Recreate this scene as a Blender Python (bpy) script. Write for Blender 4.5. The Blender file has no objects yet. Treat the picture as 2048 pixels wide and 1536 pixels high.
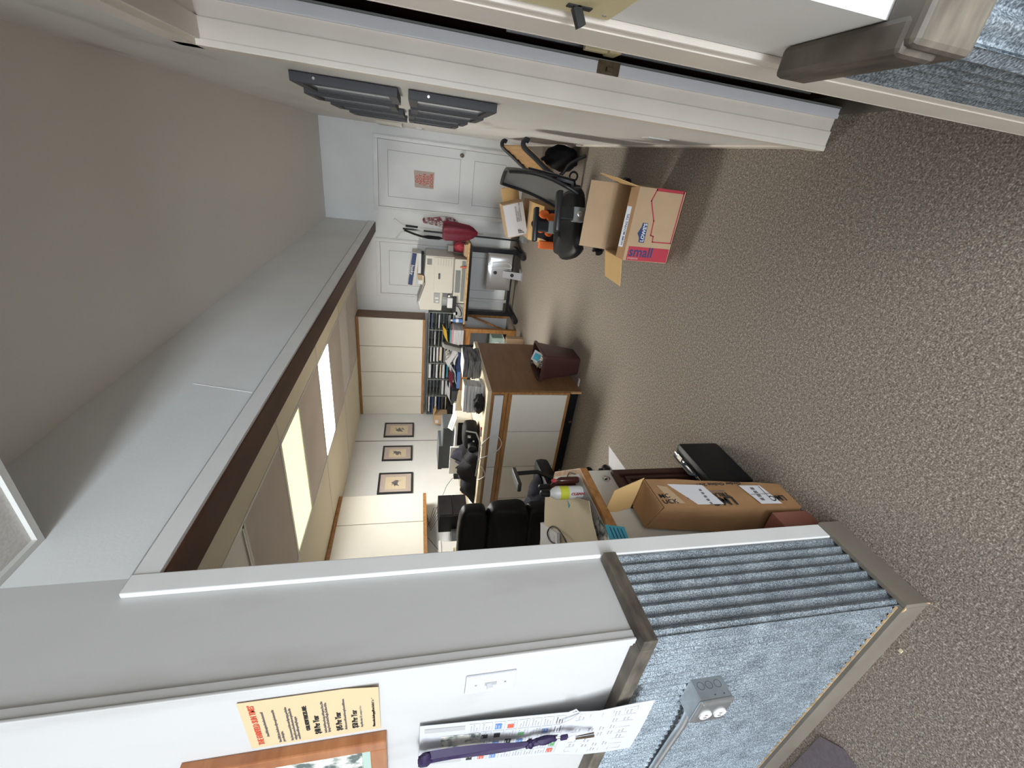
import bpy, bmesh, math, random
from mathutils import Vector, Matrix, noise
random.seed(7)
S = bpy.context.scene
C = S.collection
PI = math.pi

# ------------------------------------------------------------------ camera
YAW, PITCH, ROLL, CH, FPX = .500, .226, -.015, 1.510, 846.8
def camera_axes():
    F = Vector((-math.sin(YAW)*math.cos(PITCH), math.cos(YAW)*math.cos(PITCH), -math.sin(PITCH)))
    R = Vector((math.cos(YAW), math.sin(YAW), 0)); D = F.cross(R)
    return F, R*math.cos(ROLL)+D*math.sin(ROLL), D*math.cos(ROLL)-R*math.sin(ROLL)
F_, R_, D_ = camera_axes()
cd = bpy.data.cameras.new('camera'); cam = bpy.data.objects.new('camera', cd); C.objects.link(cam)
m = Matrix.Identity(4)
for i in range(3):                       # the phone was held on its side: image right is down in the room
    m[i][0] = D_[i]; m[i][1] = R_[i]; m[i][2] = -F_[i]
m[2][3] = CH
cam.matrix_world = m
cd.sensor_width = 36; cd.lens = 36*FPX/2048; cd.clip_start = .02
S.camera = cam

# ------------------------------------------------------------------ light
S.view_settings.view_transform = 'Standard'; S.view_settings.look = 'None'
S.view_settings.gamma = 1; S.view_settings.use_curve_mapping = False
S.view_settings.exposure = 0.48
w = bpy.data.worlds.new('world'); S.world = w; w.use_nodes = True
bgn = w.node_tree.nodes['Background']; bgn.inputs[0].default_value = (.75, .86, 1, 1); bgn.inputs[1].default_value = 1.0
def area(name, loc, rot, sx, sy, power, col):
    l = bpy.data.lights.new(name, 'AREA'); l.shape = 'RECTANGLE'; l.size = sx; l.size_y = sy
    l.energy = power; l.color = col
    o = bpy.data.objects.new(name, l); C.objects.link(o); o.location = loc; o.rotation_euler = rot
    return o
# daylight through the shop windows behind the photographer
area('daylight_street_windows', (1.9, -8.3, 1.40), (PI/2, 0, 0), 8.8, 1.8, 960, (.84, .92, 1))
for ix, (lx, ly) in enumerate(((1.4, -1.4), (4.2, -1.4), (1.4, -4.2), (4.2, -4.2), (-1.8, -4.2), (-1.8, -6.6))):   # unseen fill lights, added to brighten the floor and the interior
    area('front_room_fill_light', (lx, ly, 2.46), (0, 0, 0), 1.2, .6, 27, (.98, .98, 1))
DIFFUSER = [38, 1.12]                    # the two lit ceiling panels: cool white, yellowed

# ------------------------------------------------------------------ materials
def mat(name, col, rough=.6, metal=0, n=0, nscale=8, bump=0, bscale=60, emit=None, es=0, spec=.5, stretch=None, coat=0, alpha=None):
    mt = bpy.data.materials.new(name); mt.use_nodes = True
    nt = mt.node_tree; b = nt.nodes['Principled BSDF']
    c = tuple(col)+(1,)
    b.inputs['Base Color'].default_value = c; b.inputs['Roughness'].default_value = rough
    b.inputs['Metallic'].default_value = metal; b.inputs['Specular IOR Level'].default_value = spec
    b.inputs['Coat Weight'].default_value = coat
    tc = nt.nodes.new('ShaderNodeTexCoord'); mp = nt.nodes.new('ShaderNodeMapping')
    nt.links.new(tc.outputs['Object'], mp.inputs[0])
    if stretch: mp.inputs['Scale'].default_value = stretch
    if n:
        no = nt.nodes.new('ShaderNodeTexNoise'); no.inputs['Scale'].default_value = nscale; no.inputs['Detail'].default_value = 5
        nt.links.new(mp.outputs[0], no.inputs[0])
        rp = nt.nodes.new('ShaderNodeValToRGB')
        rp.color_ramp.elements[0].position = .3; rp.color_ramp.elements[1].position = .7
        rp.color_ramp.elements[0].color = tuple(max(0, x*(1-n)) for x in col)+(1,)
        rp.color_ramp.elements[1].color = tuple(min(1, x*(1+n*.6)) for x in col)+(1,)
        nt.links.new(no.outputs[0], rp.inputs[0]); nt.links.new(rp.outputs[0], b.inputs['Base Color'])
    if bump:
        nb = nt.nodes.new('ShaderNodeTexNoise'); nb.inputs['Scale'].default_value = bscale; nb.inputs['Detail'].default_value = 4
        nt.links.new(mp.outputs[0], nb.inputs[0])
        bp = nt.nodes.new('ShaderNodeBump'); bp.inputs['Strength'].default_value = bump; bp.inputs['Distance'].default_value = .01
        nt.links.new(nb.outputs[0], bp.inputs['Height']); nt.links.new(bp.outputs[0], b.inputs['Normal'])
    if emit:
        b.inputs['Emission Color'].default_value = tuple(emit)+(1,); b.inputs['Emission Strength'].default_value = es
    return mt
def ramp_mat(name, tex, scale, stops, rough=.6, metal=0, bump=0, stretch=None, detail=4, tex2=None, dist=.01, mixf=.5, spec=.5):
    mt = bpy.data.materials.new(name); mt.use_nodes = True
    nt = mt.node_tree; b = nt.nodes['Principled BSDF']
    b.inputs['Roughness'].default_value = rough; b.inputs['Metallic'].default_value = metal
    b.inputs['Specular IOR Level'].default_value = spec
    tc = nt.nodes.new('ShaderNodeTexCoord'); mp = nt.nodes.new('ShaderNodeMapping')
    nt.links.new(tc.outputs['Object'], mp.inputs[0])
    if stretch: mp.inputs['Scale'].default_value = stretch
    def t(kind, sc):
        if kind == 'voronoi':
            x = nt.nodes.new('ShaderNodeTexVoronoi'); x.inputs['Scale'].default_value = sc; o = x.outputs['Color']
            s = nt.nodes.new('ShaderNodeSeparateColor'); nt.links.new(o, s.inputs[0]); o = s.outputs[0]
        else:
            x = nt.nodes.new('ShaderNodeTexNoise'); x.inputs['Scale'].default_value = sc; x.inputs['Detail'].default_value = detail; o = x.outputs[0]
        nt.links.new(mp.outputs[0], x.inputs[0]); return o
    o = t(tex, scale)
    if tex2:
        o2 = t(*tex2); mx = nt.nodes.new('ShaderNodeMix'); mx.inputs[0].default_value = mixf
        nt.links.new(o, mx.inputs[2]); nt.links.new(o2, mx.inputs[3]); o = mx.outputs[0]
    rp = nt.nodes.new('ShaderNodeValToRGB'); e = rp.color_ramp.elements
    e[0].position, e[0].color = stops[0][0], tuple(stops[0][1])+(1,)
    e[1].position, e[1].color = stops[-1][0], tuple(stops[-1][1])+(1,)
    for p, c in stops[1:-1]:
        x = e.new(p); x.color = tuple(c)+(1,)
    nt.links.new(o, rp.inputs[0]); nt.links.new(rp.outputs[0], b.inputs['Base Color'])
    if bump:
        bp = nt.nodes.new('ShaderNodeBump'); bp.inputs['Strength'].default_value = bump; bp.inputs['Distance'].default_value = dist
        nt.links.new(o, bp.inputs['Height']); nt.links.new(bp.outputs[0], b.inputs['Normal'])
    return mt
M = {}
M['wall'] = mat('painted_plaster', (.76, .775, .775), .55, n=.05, nscale=2.5, bump=.05, bscale=90)
M['wall_scuff'] = ramp_mat('scuffed_plaster', 'noise', 1.6, [(.27, (.45, .42, .38)), (.38, (.74, .72, .68)), (.6, (.80, .79, .76))], .55, stretch=(1, .5, 1.6), detail=6)
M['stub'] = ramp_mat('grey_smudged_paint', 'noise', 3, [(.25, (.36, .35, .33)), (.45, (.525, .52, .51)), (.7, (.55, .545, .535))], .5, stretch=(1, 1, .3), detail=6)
M['ceil'] = mat('ceiling_paint', (.76, .74, .71), .8)
M['trimw'] = mat('white_gloss_trim', (.74, .74, .73), .35, n=.04, nscale=6)
M['trimc'] = mat('cream_gloss_trim', (.84, .77, .68), .4, n=.05, nscale=5)
M['jambw'] = ramp_mat('chipped_white_jamb', 'noise', 14, [(.24, (.20, .08, .05)), (.27, (.74, .75, .77)), (.7, (.80, .80, .83))], .4, stretch=(1, 1, .5))
M['carpet'] = ramp_mat('speckled_loop_carpet', 'noise', 210, [(.36, (.13, .105, .088)), (.46, (.22, .185, .155)), (.54, (.30, .26, .22)), (.66, (.58, .52, .45))], .95, bump=.6, detail=3, tex2=('noise', 90), dist=.004, mixf=.35, spec=.1)
M['brown'] = ramp_mat('dark_brown_board', 'noise', 7, [(.3, (.055, .020, .012)), (.7, (.085, .034, .020))], .5, stretch=(1, .3, 1), spec=.15)
M['galv'] = ramp_mat('galvanised_steel', 'noise', 330, [(.36, (.08, .10, .115)), (.49, (.215, .25, .28)), (.64, (.50, .57, .62))], .45, metal=.5, bump=.12, tex2=('noise', 14), mixf=.22, dist=.002)
M['weathered'] = ramp_mat('weathered_grey_wood', 'noise', 7, [(.3, (.045, .036, .028)), (.5, (.10, .084, .064)), (.7, (.18, .155, .118))], .6, stretch=(1.3, 1.3, 5), detail=7, bump=.15)
M['base'] = ramp_mat('olive_brown_baseboard', 'noise', 5, [(.3, (.14, .12, .095)), (.7, (.20, .175, .14))], .45)
M['rawwood'] = mat('raw_split_wood', (.62, .42, .22), .8, n=.3, nscale=40)
M['oak'] = ramp_mat('golden_oak', 'noise', 6, [(.3, (.26, .11, .03)), (.5, (.36, .17, .055)), (.7, (.44, .22, .08))], .4, stretch=(1, 1, 6), detail=6)
M['oakh'] = ramp_mat('golden_oak_rail', 'noise', 6, [(.3, (.26, .11, .03)), (.5, (.36, .17, .055)), (.7, (.44, .22, .08))], .4, stretch=(1, 6, 6), detail=6)
M['pine'] = ramp_mat('pale_pine', 'noise', 6, [(.3, (.46, .26, .10)), (.7, (.66, .43, .20))], .45, stretch=(5, 1, 5), detail=6)
M['endpanel'] = ramp_mat('brown_laminate', 'noise', 4, [(.3, (.15, .075, .03)), (.7, (.20, .10, .045))], .45, stretch=(1, 1, 6))
M['cabwhite'] = mat('cream_cabinet_laminate', (.74, .71, .64), .35, n=.02)
M['worktop'] = mat('beige_laminate', (.56, .47, .33), .4, n=.05, nscale=20)
M['worktopg'] = mat('grey_laminate', (.50, .48, .45), .35, n=.05, nscale=20)
M['black'] = mat('black_plastic', (.012, .012, .013), .4, spec=.2)
M['blackm'] = mat('black_powder_coat', (.015, .015, .017), .35, metal=.2)
M['toekick'] = mat('black_vinyl', (.01, .01, .012), .4, spec=.2)
M['leather'] = mat('black_leather', (.008, .008, .009), .42, spec=.2, bump=.15, bscale=300)
M['mesh'] = mat('grey_mesh_fabric', (.15, .145, .14), .9, bump=.5, bscale=700)
M['greyfab'] = mat('dark_grey_fabric', (.14, .14, .13), .9, bump=.3, bscale=500)
M['cloth'] = mat('black_cloth', (.012, .011, .013), .75, spec=.2, n=.4, nscale=9)
M['clothn'] = mat('navy_grey_cloth', (.022, .022, .034), .8, spec=.2, n=.4, nscale=9)
M['kraft'] = mat('kraft_cardboard', (.47, .33, .20), .8, n=.08, nscale=5)
M['kraftd'] = mat('shipping_cardboard', (.36, .20, .09), .7, n=.15, nscale=7, bump=.25, bscale=14)
M['kraftl'] = mat('cardboard_inside', (.58, .38, .16), .8, n=.05)
M['peach'] = mat('peach_paper', (.60, .45, .27), .8)
M['paperw'] = mat('bright_white_paper', (.52, .53, .56), .8)
M['paper'] = mat('white_paper', (.66, .66, .68), .8)
M['paperc'] = mat('cream_paper', (.66, .57, .40), .8, n=.04)
M['news'] = ramp_mat('newsprint_edges', 'noise', 30, [(.35, (.28, .28, .28)), (.5, (.46, .46, .46)), (.65, (.62, .61, .60))], .9, stretch=(.2, .2, 9))
M['newsb'] = ramp_mat('dark_newsprint', 'noise', 26, [(.4, (.03, .03, .03)), (.6, (.2, .2, .2))], .9, stretch=(.3, .3, 6))
M['print'] = ramp_mat('printed_picture', 'noise', 34, [(.42, (.10, .13, .12)), (.5, (.42, .44, .40)), (.58, (.72, .69, .62))], .7, detail=6)
M['ink'] = mat('black_ink', (.02, .02, .02), .7)
M['inkg'] = mat('grey_ink', (.16, .15, .15), .7)
M['inkl'] = mat('faint_ink', (.42, .42, .42), .7)
M['red'] = mat('red_print', (.42, .03, .05), .6)
M['redo'] = mat('orange_red_print', (.62, .10, .05), .7)
M['navy'] = mat('navy_print', (.02, .04, .13), .6)
M['blue'] = mat('blue_print', (.10, .22, .52), .6)
M['bluenote'] = mat('cyan_paper', (.07, .42, .56), .7)
M['green'] = mat('green_print', (.10, .32, .12), .6)
M['orange'] = mat('orange_fabric', (.85, .17, .02), .6)
M['yellow'] = mat('yellow_folder', (.75, .46, .04), .6)
M['teal'] = mat('teal_folder', (.05, .30, .36), .6)
M['pink'] = mat('pink_folder', (.70, .22, .24), .6)
M['redbrown'] = mat('red_brown_card', (.26, .10, .07), .7)
M['lime'] = mat('lime_label', (.62, .66, .05), .5)
M['maroon'] = mat('maroon_nylon', (.16, .008, .025), .5, n=.3, nscale=20)
M['pattern'] = ramp_mat('red_grey_pattern_cloth', 'noise', 28, [(.42, (.18, .02, .03)), (.5, (.30, .28, .27)), (.6, (.45, .43, .42))], .8)
M['purple'] = mat('purple_lanyard_cloth', (.016, .004, .05), .6, n=.3, nscale=60)
M['beige'] = mat('beige_plastic', (.62, .59, .51), .5)
M['groove'] = mat('grey_groove', (.36, .36, .36), .7)
M['beiged'] = mat('dark_beige_plastic', (.36, .36, .34), .5)  # darker grey-beige plastic for printer details and the adapter block
M['switchy'] = mat('aged_ivory_plastic', (.72, .62, .36), .4)
M['white'] = mat('white_plastic', (.70, .70, .69), .35)
M['grey'] = mat('dark_grey_plastic', (.055, .06, .065), .5)
M['greym'] = mat('grey_sorter', (.20, .21, .20), .6)
M['steel'] = mat('zinc_steel', (.55, .56, .56), .35, metal=.9, n=.1, nscale=30)
M['chrome'] = mat('chrome', (.7, .7, .7), .15, metal=1)
M['alu'] = mat('brushed_aluminium', (.66, .67, .69), .3, metal=.8)
M['brass'] = mat('tarnished_brass', (.16, .12, .07), .45, metal=.7, n=.4, nscale=60)
M['frameb'] = mat('black_wood_frame', (.018, .018, .022), .5, n=.2, nscale=30)
M['matb'] = mat('pink_grey_mount', (.50, .42, .38), .8)
M['framec'] = ramp_mat('cherry_frame', 'noise', 5, [(.3, (.24, .08, .03)), (.7, (.42, .18, .07))], .35, stretch=(1, 1, 5))
M['sage'] = mat('sage_mount', (.38, .50, .44), .7)
M['binbrown'] = mat('brown_bin_plastic', (.055, .02, .018), .35)
M['tile'] = ramp_mat('acoustic_tile', 'noise', 120, [(.4, (.55, .53, .50)), (.6, (.62, .60, .57))], .9)
M['tilec'] = mat('cream_tile', (.72, .66, .54), .8, n=.03, nscale=3)
M['tileg'] = mat('rose_grey_tile', (.56, .50, .47), .8, n=.06, nscale=3)
M['tee'] = mat('ceiling_tee_bar', (.60, .60, .57), .4)
M['litcool'] = mat('lit_diffuser', (.9, .9, .85), .5, emit=(1, .98, .92), es=DIFFUSER[0])
M['litwarm'] = mat('yellowed_lit_diffuser', (.9, .85, .6), .5, emit=(.78, .72, .40), es=DIFFUSER[1])
M['unlit'] = mat('unlit_diffuser', (.62, .60, .58), .4)
M['glass'] = mat('picture_glass', (.45, .47, .48), .08, n=.1, nscale=3)
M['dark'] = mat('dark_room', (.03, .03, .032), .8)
M['dkbrown'] = mat('stained_brown_door', (.055, .020, .013), .5, n=.3, nscale=8)
M['mat_floor'] = mat('clear_chair_mat', (.15, .12, .13), .35, n=.2, nscale=90)
M['lens'] = mat('lens_glass', (.02, .025, .04), .08)
M['iron'] = mat('black_cast_iron', (.012, .014, .02), .45)
M['slat'] = ramp_mat('varnished_slat', 'noise', 5, [(.3, (.38, .20, .06)), (.7, (.58, .34, .13))], .45, stretch=(6, 1, 6))
M['clear'] = mat('amber_bottle', (.05, .012, .01), .2)
M['concrete'] = mat('pale_scrap', (.7, .66, .62), .8)

# ------------------------------------------------------------------ mesh builder
class MB:
    def __init__(s): s.bm = bmesh.new(); s.m = 0
    def _f(s, vs):
        try: f = s.bm.faces.new(vs)
        except ValueError: return None
        f.material_index = s.m; return f
    def box(s, x0, x1, y0, y1, z0, z1, bev=0, T=None):
        x0, x1 = min(x0, x1), max(x0, x1); y0, y1 = min(y0, y1), max(y0, y1); z0, z1 = min(z0, z1), max(z0, z1)
        vs = [s.bm.verts.new(((x0, x1)[i & 1], (y0, y1)[i >> 1 & 1], (z0, z1)[i >> 2])) for i in range(8)]
        fs = [s._f([vs[k] for k in q]) for q in ((0, 2, 3, 1), (4, 5, 7, 6), (0, 1, 5, 4), (2, 6, 7, 3), (0, 4, 6, 2), (1, 3, 7, 5))]
        if T is not None:
            for v in vs: v.co = T @ v.co
        if bev:
            es = list({e for f in fs for e in f.edges})
            bmesh.ops.bevel(s.bm, geom=es, offset=bev, segments=2, affect='EDGES', profile=.6, clamp_overlap=True, material=-1)
        return s
    def poly(s, pts, d):                      # flat polygon extruded by vector d
        d = Vector(d); a = [s.bm.verts.new(Vector(p)) for p in pts]; b = [s.bm.verts.new(Vector(p)+d) for p in pts]
        s._f(a[::-1]); s._f(b); n = len(pts)
        for i in range(n): s._f([a[i], a[(i+1) % n], b[(i+1) % n], b[i]])
        return s
    def ring(s, rings, cap=True, closed=False):
        n = len(rings[0]); vs = [[s.bm.verts.new(p) for p in r] for r in rings]
        R = range(len(vs)) if closed else range(len(vs)-1)
        for k in R:
            a, b = vs[k], vs[(k+1) % len(vs)]
            for i in range(n): s._f([a[i], a[(i+1) % n], b[(i+1) % n], b[i]])
        if cap and not closed: s._f(vs[0][::-1]); s._f(vs[-1])
        return s
    def sup(s, c, r, e=.45, seg=36, rg=20, amp=0, fr=4, seed=0):      # soft rounded block with creases
        c = Vector(c); rings = []; sg = lambda x, p: math.copysign(abs(x)**p, x)
        for i in range(rg+1):
            th = PI*(i+.02)/(rg+.04)-PI/2; ring = []
            for k in range(seg):
                a = 2*PI*k/seg
                p = Vector((sg(math.cos(th), e)*sg(math.cos(a), e)*r[0], sg(math.cos(th), e)*sg(math.sin(a), e)*r[1], sg(math.sin(th), e)*r[2]))
                n_ = noise.noise(Vector((p.x*fr*2, p.z*fr*5, seed)))+.4*noise.noise(Vector((p.x*fr*5+seed, p.z*fr*3, seed)))
                ring.append(c+p*(1+.0)+Vector((0, p.y/max(r[1], .001)*amp*n_, amp*.4*n_)))
            rings.append(ring)
        return s.ring(rings)
    def cyl(s, p0, p1, r0, r1=None, n=16):
        return s.tube([p0, p1], [r0, r0 if r1 is None else r1], n)
    def tube(s, pts, r, n=8, closed=False):
        pts = [Vector(p) for p in pts]; rs = r if isinstance(r, (list, tuple)) else [r]*len(pts)
        rings = []; up = None
        for i, p in enumerate(pts):
            if closed: t = pts[(i+1) % len(pts)]-pts[i-1]
            else: t = pts[min(i+1, len(pts)-1)]-pts[max(i-1, 0)]
            t.normalize()
            if up is None: up = t.orthogonal().normalized()
            up = (up-t*up.dot(t)).normalized(); q = t.cross(up)
            rings.append([p+(up*math.cos(2*PI*k/n)+q*math.sin(2*PI*k/n))*rs[i] for k in range(n)])
        return s.ring(rings, closed=closed)
    def lathe(s, c, prof, n=24, ax='z'):
        c = Vector(c); rings = []
        for r, h in prof:
            ring = []
            for k in range(n):
                a = 2*PI*k/n; u, v = r*math.cos(a), r*math.sin(a)
                ring.append(c+(Vector((u, v, h)) if ax == 'z' else Vector((u, h, v)) if ax == 'y' else Vector((h, u, v))))
            rings.append(ring)
        return s.ring(rings)
    def blob(s, c, r, seg=18, rg=10, amp=0, fr=6, flat=None, seed=0):
        c = Vector(c); rings = []
        for i in range(rg+1):
            th = PI*(i+.001)/(rg+.002)
            ring = []
            for k in range(seg):
                a = 2*PI*k/seg
                d = Vector((math.sin(th)*math.cos(a), math.sin(th)*math.sin(a), -math.cos(th)))
                p = Vector((d.x*r[0], d.y*r[1], d.z*r[2]))
                if amp: p += d*amp*noise.noise(d*fr*.5+Vector((seed, seed*1.7, 0)))
                p += c
                if flat is not None: p.z = max(p.z, flat)
                ring.append(p)
            rings.append(ring)
        return s.ring(rings)
    def sheet(s, f, nu, nv, th=.001, d=(0, 0, 1)):      # thin curved sheet, f(u,v) -> point
        d = Vector(d)*th
        A = [[s.bm.verts.new(Vector(f(i/nu, j/nv))) for j in range(nv+1)] for i in range(nu+1)]
        B = [[s.bm.verts.new(Vector(f(i/nu, j/nv))+d) for j in range(nv+1)] for i in range(nu+1)]
        for i in range(nu):
            for j in range(nv):
                s._f([A[i][j], A[i][j+1], A[i+1][j+1], A[i+1][j]]); s._f([B[i][j], B[i+1][j], B[i+1][j+1], B[i][j+1]])
        for i in range(nu):
            s._f([A[i][0], A[i+1][0], B[i+1][0], B[i][0]]); s._f([A[i+1][nv], A[i][nv], B[i][nv], B[i+1][nv]])
        for j in range(nv):
            s._f([A[0][j+1], A[0][j], B[0][j], B[0][j+1]]); s._f([A[nu][j], A[nu][j+1], B[nu][j+1], B[nu][j]])
        return s

def spl(pts, k=5):
    P = [Vector(p) for p in pts]; P = [P[0]]+P+[P[-1]]; out = []
    for i in range(1, len(P)-2):
        a, b, c, d = P[i-1:i+3]
        for j in range(k):
            t = j/k; out.append(.5*((2*b)+(c-a)*t+(2*a-5*b+4*c-d)*t*t+(3*b-a-3*c+d)*t**3))
    return out+[P[-2]]
def finish(mb, name, mats, smooth, origin, parent, bevel):
    bmesh.ops.recalc_face_normals(mb.bm, faces=mb.bm.faces[:])
    me = bpy.data.meshes.new(name); 
    if origin is None:
        if parent is None:
            vs = [v.co for v in mb.bm.verts]
            origin = Vector(((min(v.x for v in vs)+max(v.x for v in vs))/2, (min(v.y for v in vs)+max(v.y for v in vs))/2, min(v.z for v in vs)))
        else: origin = Vector((0, 0, 0))
    for v in mb.bm.verts: v.co -= origin
    mb.bm.to_mesh(me); mb.bm.free()
    for x in (mats if isinstance(mats, (list, tuple)) else [mats]): me.materials.append(M[x])
    if smooth:
        me.shade_smooth()
        try: me.set_sharp_from_angle(angle=math.radians(40))
        except Exception: pass
    o = bpy.data.objects.new(name, me); C.objects.link(o)
    if bevel:
        bv = o.modifiers.new('bevel', 'BEVEL'); bv.width = bevel; bv.segments = 2; bv.limit_method = 'ANGLE'
    if parent is None: o.location = origin
    else: o.parent = parent
    return o
ABS = {}                                  # roots whose parts are given in room coordinates
def wpos(r):
    p = Vector(r.location)
    q = r.parent
    while q is not None: p += Vector(q.location); q = q.parent
    return p
def part(name, mb, mats, root, smooth=False, bevel=0, label=None):
    org = None
    if ABS.get(root.name): org = wpos(root)
    o = finish(mb, name, mats, smooth, org if org is not None else Vector((0, 0, 0)), root, bevel)
    if ABS.get(root.name): ABS[o.name] = True
    if label: o['label'] = label
    return o
def thing(name, label, cat, loc=(0, 0, 0), rz=0, group=None, absolute=True):
    o = bpy.data.objects.new(name, None); C.objects.link(o); o.location = loc; o.rotation_euler = (0, 0, rz)
    o['label'] = label; o['category'] = cat
    if group: o['group'] = group
    if absolute: ABS[o.name] = True
    return o
def solo(name, mb, mats, label, cat, group=None, smooth=False, bevel=0):
    o = finish(mb, name, mats, smooth, None, None, bevel); o['label'] = label; o['category'] = cat
    if group: o['group'] = group
    ABS[o.name] = True
    return o
def struct(name, mb, mats, smooth=False, bevel=0):
    o = finish(mb, name, mats, smooth, Vector((0, 0, 0)), None, bevel); o['kind'] = 'structure'; ABS[o.name] = True
    return o
def copy_tree(o, parent=None):
    c = o.copy(); C.objects.link(c); c.parent = parent
    for ch in list(o.children): copy_tree(ch, c)
    return c
def text(root, name, s, size, origin, xdir, ydir, mt, depth=.0006, align='LEFT', sx=1, bold=0):
    """raised lettering: origin, reading direction xdir, up direction ydir (room coordinates)"""
    cu = bpy.data.curves.new(name, 'FONT'); cu.body = s; cu.size = size; cu.align_x = align
    cu.extrude = depth; cu.offset = bold; cu.space_line = 1.0; cu.resolution_u = 2
    t = bpy.data.objects.new(name, cu); C.objects.link(t)
    bpy.context.view_layer.update()
    dg = bpy.context.evaluated_depsgraph_get(); me = bpy.data.meshes.new_from_object(t.evaluated_get(dg))
    bpy.data.objects.remove(t); bpy.data.curves.remove(cu)
    X = Vector(xdir).normalized(); Y = Vector(ydir).normalized(); Z = X.cross(Y)
    org = Vector(origin)
    off = wpos(root) if ABS.get(root.name) else Vector((0, 0, 0))
    for v in me.vertices:
        v.co = org+X*(v.co.x*sx)+Y*v.co.y+Z*v.co.z-off
    me.materials.clear(); me.materials.append(M[mt])
    o = bpy.data.objects.new(name, me); C.objects.link(o); o.parent = root
    return o

# ------------------------------------------------------------------ the building
XH, XR, DW, XL, YB = -1.038, .184, 6.708, -4.107, .557
ZC, ZO, ZF = 2.757, 2.397, 2.474
struct('floor', MB().box(-7.1, 7.1, -8.7, 7, -.05, 0), 'carpet')
struct('wall_back', MB().box(-4.3, .40, DW, DW+.12, 0, 2.9), 'wall')
struct('wall_office_left', MB().box(XL-.1, XL, .5, DW, 0, 2.9), 'wall')
# right wall with its doorway (y .90 to 1.60)
wb = MB().box(XR, .30, 1.60, DW, 0, 2.9).box(XR, .30, .518, .826, 0, 2.9).box(XR, .30, .826, 1.60, 2.10, 2.9)
struct('wall_right', wb, 'wall_scuff')
struct('wall_front_right', MB().box(.30, 7.0, .518, .64, 0, ZF).box(XR, .30, .5175, .518, .92, ZF), 'wall')
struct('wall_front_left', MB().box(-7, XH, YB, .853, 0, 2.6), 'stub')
struct('wall_header', MB().poly([(XH, .853, 2.132), (XH, DW, 2.100), (XH, DW, 2.9), (XH, .853, 2.9)], (-.132, 0, 0)), 'wall')
struct('ceiling', MB().box(XH-.13, .30, 1.0, DW, ZC, ZC+.1), 'ceil')
# room in front of the partition (behind the photographer)
struct('wall_front_far_left', MB().box(-7.1, -7, -8.6, .6, 0, 2.6), 'wall')
struct('wall_front_far_right', MB().box(7.0, 7.1, -8.6, .6, 0, 2.6), 'wall')
struct('wall_street', MB().box(-7, 7.0, -8.7, -8.6, 0, .5).box(-7, 7.0, -8.7, -8.6, 2.32, 2.6).box(-7, -1.5, -8.7, -8.6, .5, 2.32).box(6.7, 7.0, -8.7, -8.6, .5, 2.32), 'wall')
fr = MB()
for x in (-1.5, .55, 2.6, 4.65, 6.64): fr.box(x, x+.06, -8.68, -8.6, .5, 2.32)
struct('window_1', fr, 'alu')
# dropped ceiling of the front room, its edge trim showing at y = 1.0
struct('ceiling_front', MB().box(-7, XH, -8.6, .6, ZF, ZF+.02).box(XH, 7.0, -8.6, .998, ZF, ZF+.02), 'tile')
tb = MB().box(XH, .184, .982, 1.0, ZF-.012, ZF+.30).box(XH+.0005, XH+.018, .56, .982, ZF-.012, ZF+.002)
for y in (-8.1, -7.5, -6.9, -6.3, -5.7, -5.1, -4.5, -3.9, -3.3, -2.7, -2.1, -1.5, -.9, -.3, .3): tb.box(-1.0, 6.9, y-.012, y+.012, ZF-.006, ZF)
struct('trim_1', tb, 'tee')
# office suspended ceiling
cx0, cx1 = -3.01, -1.885
cm = MB(); cm.box(XL, cx0, .853, DW, ZO, ZO+.03).box(cx1, XH-.132, .853, DW, ZO, ZO+.03)
cm.m = 1; ys = [(1.32, 1.86), (2.56, 3.10), (3.80, 4.34), (5.04, 5.58)]; yy = .853
for a, b in ys: cm.box(cx0, cx1, yy, a, ZO, ZO+.03); yy = b
cm.box(cx0, cx1, yy, DW, ZO, ZO+.03)
struct('ceiling_office', cm, ['tilec', 'tileg'])
g = MB()
for x in (cx0, cx1): g.box(x-.009, x+.009, .853, DW, ZO-.004, ZO)
for y in (1.32, 2.56, 3.80, 5.04, 6.28):
    g.box(XL, cx0, y-.006, y+.006, ZO-.003, ZO).box(cx1, XH-.132, y-.006, y+.006, ZO-.003, ZO)
for a, b in ys: g.box(cx0, cx1, a-.009, a+.009, ZO-.004, ZO).box(cx0, cx1, b-.009, b+.009, ZO-.004, ZO)
struct('trim_2', g, 'tee')
# jamb casing on the partition end, header trim board and brown underside
struct('trim_3', MB().box(XH, XH+.016, .797, .853, .0, 2.190), 'trimw', bevel=.003)
struct('trim_4', MB().poly([(XH, .800, 2.190), (XH, DW, 2.185), (XH, DW, 2.100), (XH, .853, 2.132)], (.012, 0, 0)), 'trimw')
struct('trim_5', MB().poly([(XH-.001, .855, 2.131), (XH-.001, DW, 2.099), (XH-.131, DW, 2.099), (XH-.131, .855, 2.131)], (0, 0, -.006)), 'brown')
# corner beads of the left partition, one strip per face
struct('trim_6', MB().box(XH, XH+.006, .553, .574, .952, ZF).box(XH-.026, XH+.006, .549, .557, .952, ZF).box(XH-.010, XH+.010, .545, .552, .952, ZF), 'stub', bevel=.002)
struct('trim_23', MB().poly([(XH, .815, 2.189), (XH, DW, 2.184), (XH, DW, 2.189), (XH, .815, 2.1915)], (.0135, 0, 0)), 'groove')
struct('trim_22', MB().poly([(XH, 1.785, 2.203), (XH, 1.791, 2.203), (XH, 1.862, 2.46), (XH, 1.859, 2.46)], (.0015, 0, 0)), 'trimw')
# back wall joints
struct('trim_7', MB().box(-2.142, -2.134, DW-.003, DW, 2.1, 2.39), 'trimw')
struct('trim_8', MB().box(XL, XL+.006, 5.594, 5.602, 1.1, 2.39), 'inkg')
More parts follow.
